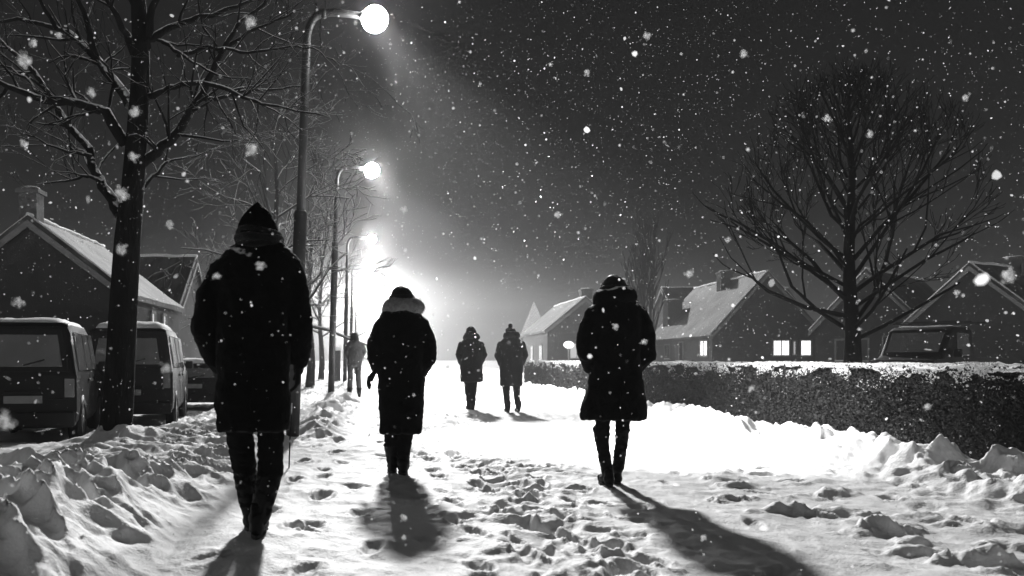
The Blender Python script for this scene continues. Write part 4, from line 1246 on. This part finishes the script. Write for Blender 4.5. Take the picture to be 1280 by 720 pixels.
def quadmesh(name, co, m, parent=None):
    return trimesh(name, co, np.arange(len(co)).reshape(-1, 4), m, parent)


hedge()


# ------------------------------------------------------------------ falling snow
def snowfall():
    r = np.random.default_rng(11)
    cs = []; rs = []
    n = 22000
    c = np.stack([r.uniform(-9, 20, n), r.uniform(1.6, 26, n), r.uniform(.1, 9.5, n)], -1)
    a = r.gamma(2.2, .0021, n) + .0014
    cs.append(c); rs.append(a)
    n = 26000
    cs.append(np.stack([r.uniform(-3, 7, n), r.uniform(6, 27, n), r.uniform(.1, 8.5, n)], -1)); rs.append(r.uniform(.0016, .0036, n))
    n = 2600
    cs.append(np.stack([r.uniform(-2, 3.2, n), r.uniform(2.0, 4.3, n), r.uniform(.15, 2.6, n)], -1)); rs.append(r.uniform(.0015, .0038, n))
    c = np.concatenate(cs); a = np.concatenate(rs); n = len(a)
    big = []
    for (px, py, d, rad) in ((31, 75, 1.5, 9), (313, 28, 1.7, 7), (315, 187, 1.6, 7), (152, 242, 1.7, 7), (167, 196, 2.0, 5), (208, 461, 1.6, 7), (325, 332, 1.9, 6), (4, 527, 1.3, 12),
                             (57, 716, 1.4, 10), (1261, 344, 1.5, 8), (809, 45, 2.2, 4.5), (506, 262, 2.4, 4), (697, 268, 2.4, 4), (1088, 168, 2.4, 4), (1034, 148, 2.6, 4), (862, 342, 2.2, 4.5),
                             (23, 378, 1.9, 6), (114, 115, 1.8, 5), (152, 312, 1.8, 6.5), (212, 281, 2.2, 5), (930, 67, 2.6, 4), (30, 180, 2.2, 5), (42, 54, 2.4, 4), (73, 44, 2.4, 4),
                             (168, 140, 1.6, 6), (1206, 122, 2.6, 3.5), (910, 300, 2.8, 3.5), (939, 486, 2.4, 4), (1160, 508, 2.4, 4), (734, 91, 2.6, 3.5), (271, 345, 2.2, 4), (505, 647, 2.4, 4.),
                             (505, 672, 2.6, 3), (880, 672, 2.4, 4), (1196, 366, 2.6, 3.4), (463, 404, 2.6, 3.5), (770, 408, 2.7, 3.5), (805, 428, 2.7, 3.5), (560, 458, 2.7, 3)):
        p = P(px, py, d); big.append((p, rad * 1.1 * d / F))
    # plates: hexagons, random attitude
    d = r.normal(size=(n, 3)); d /= np.linalg.norm(d, axis=1)[:, None]
    e = np.cross(d, r.normal(size=(n, 3))); e /= np.linalg.norm(e, axis=1)[:, None]
    V = []
    for k in range(6):
        an = k * math.pi / 3
        V.append(c + (d * math.cos(an) + e * math.sin(an)) * a[:, None] * r.uniform(.75, 1.2, n)[:, None])
    co = np.stack(V, 1).reshape(-1, 3)
    # loose clusters close by: several small plates each
    ex = []
    for (p, rad) in big:
        for k in range(150):
            o = r.normal(size=3); o /= np.linalg.norm(o); o *= rad * min(1.2, abs(r.normal()) * .5)
            dd = r.normal(size=3); dd /= np.linalg.norm(dd); ee = np.cross(dd, r.normal(size=3)); ee /= np.linalg.norm(ee)
            for q in range(6):
                an = q * math.pi / 3
                ex.append(np.array(p) + o + (dd * math.cos(an) + ee * math.sin(an)) * rad * .15)
    co = np.concatenate([co, np.array(ex)])
    o = trimesh('falling_snow', co, np.arange(len(co)).reshape(-1, 6), M['flake'])
    tag(o, 'snowflakes falling through the night air', 'snowflakes', None, 'stuff')


snowfall()

# ------------------------------------------------------------------ haze
q = MB(); q.box(-70, 90, -8, 130, -1.6, 9.7)
m = bpy.data.materials.new('haze'); m.use_nodes = True
nt = m.node_tree; nt.nodes.clear()
oo = nt.nodes.new('ShaderNodeOutputMaterial'); pv = nt.nodes.new('ShaderNodeVolumePrincipled')
pv.inputs['Color'].default_value = grey(.95); pv.inputs['Density'].default_value = .0090; pv.inputs['Anisotropy'].default_value = -.7
nt.links.new(pv.outputs[0], oo.inputs['Volume'])
hz = q.build('haze', m, smooth=False); tag(hz, 'pale snowy haze filling the night air', 'haze', None, 'stuff')

# ------------------------------------------------------------------ light
w = bpy.data.worlds.new('World'); SC.world = w; w.use_nodes = True
nt = w.node_tree; bg = nt.nodes['Background']
bg.inputs['Color'].default_value = grey(1.0); bg.inputs['Strength'].default_value = .008
s = bpy.data.lights.new('sun', 'SUN'); s.energy = 4.3; s.angle = math.radians(3.0)
so = bpy.data.objects.new('sun', s); COL.objects.link(so)
el = math.radians(27); az = math.atan2(490 - VX, F)
dv = Vector((math.sin(az) * math.cos(el), math.cos(az) * math.cos(el), math.sin(el)))
so.rotation_euler = dv.to_track_quat('Z', 'Y').to_euler()

# ------------------------------------------------------------------ camera
cd = bpy.data.cameras.new('camera'); co = bpy.data.objects.new('camera', cd); COL.objects.link(co)
co.location = (0, 0, CH); co.rotation_euler = (math.radians(90), 0, 0)
cd.sensor_width = 36; cd.lens = F / 1280 * 36
cd.shift_x = (640 - VX) / 1280; cd.shift_y = (VY - 360) / 1280
cd.clip_end = 2000; cd.clip_start = .05
cd.dof.use_dof = True; cd.dof.focus_distance = 9; cd.dof.aperture_fstop = 2.5
SC.camera = co
SC.view_settings.view_transform = 'Standard'; SC.view_settings.look = 'None'
SC.view_settings.exposure = .36; SC.view_settings.gamma = 1; SC.view_settings.use_curve_mapping = False
SC.cycles.use_denoising = True
SC.cycles.max_bounces = 5; SC.cycles.volume_bounces = 0; SC.cycles.diffuse_bounces = 3; SC.cycles.glossy_bounces = 2
SC.cycles.sample_clamp_indirect = 3
SC.cycles.use_adaptive_sampling = True
SC.cycles.adaptive_threshold = .02
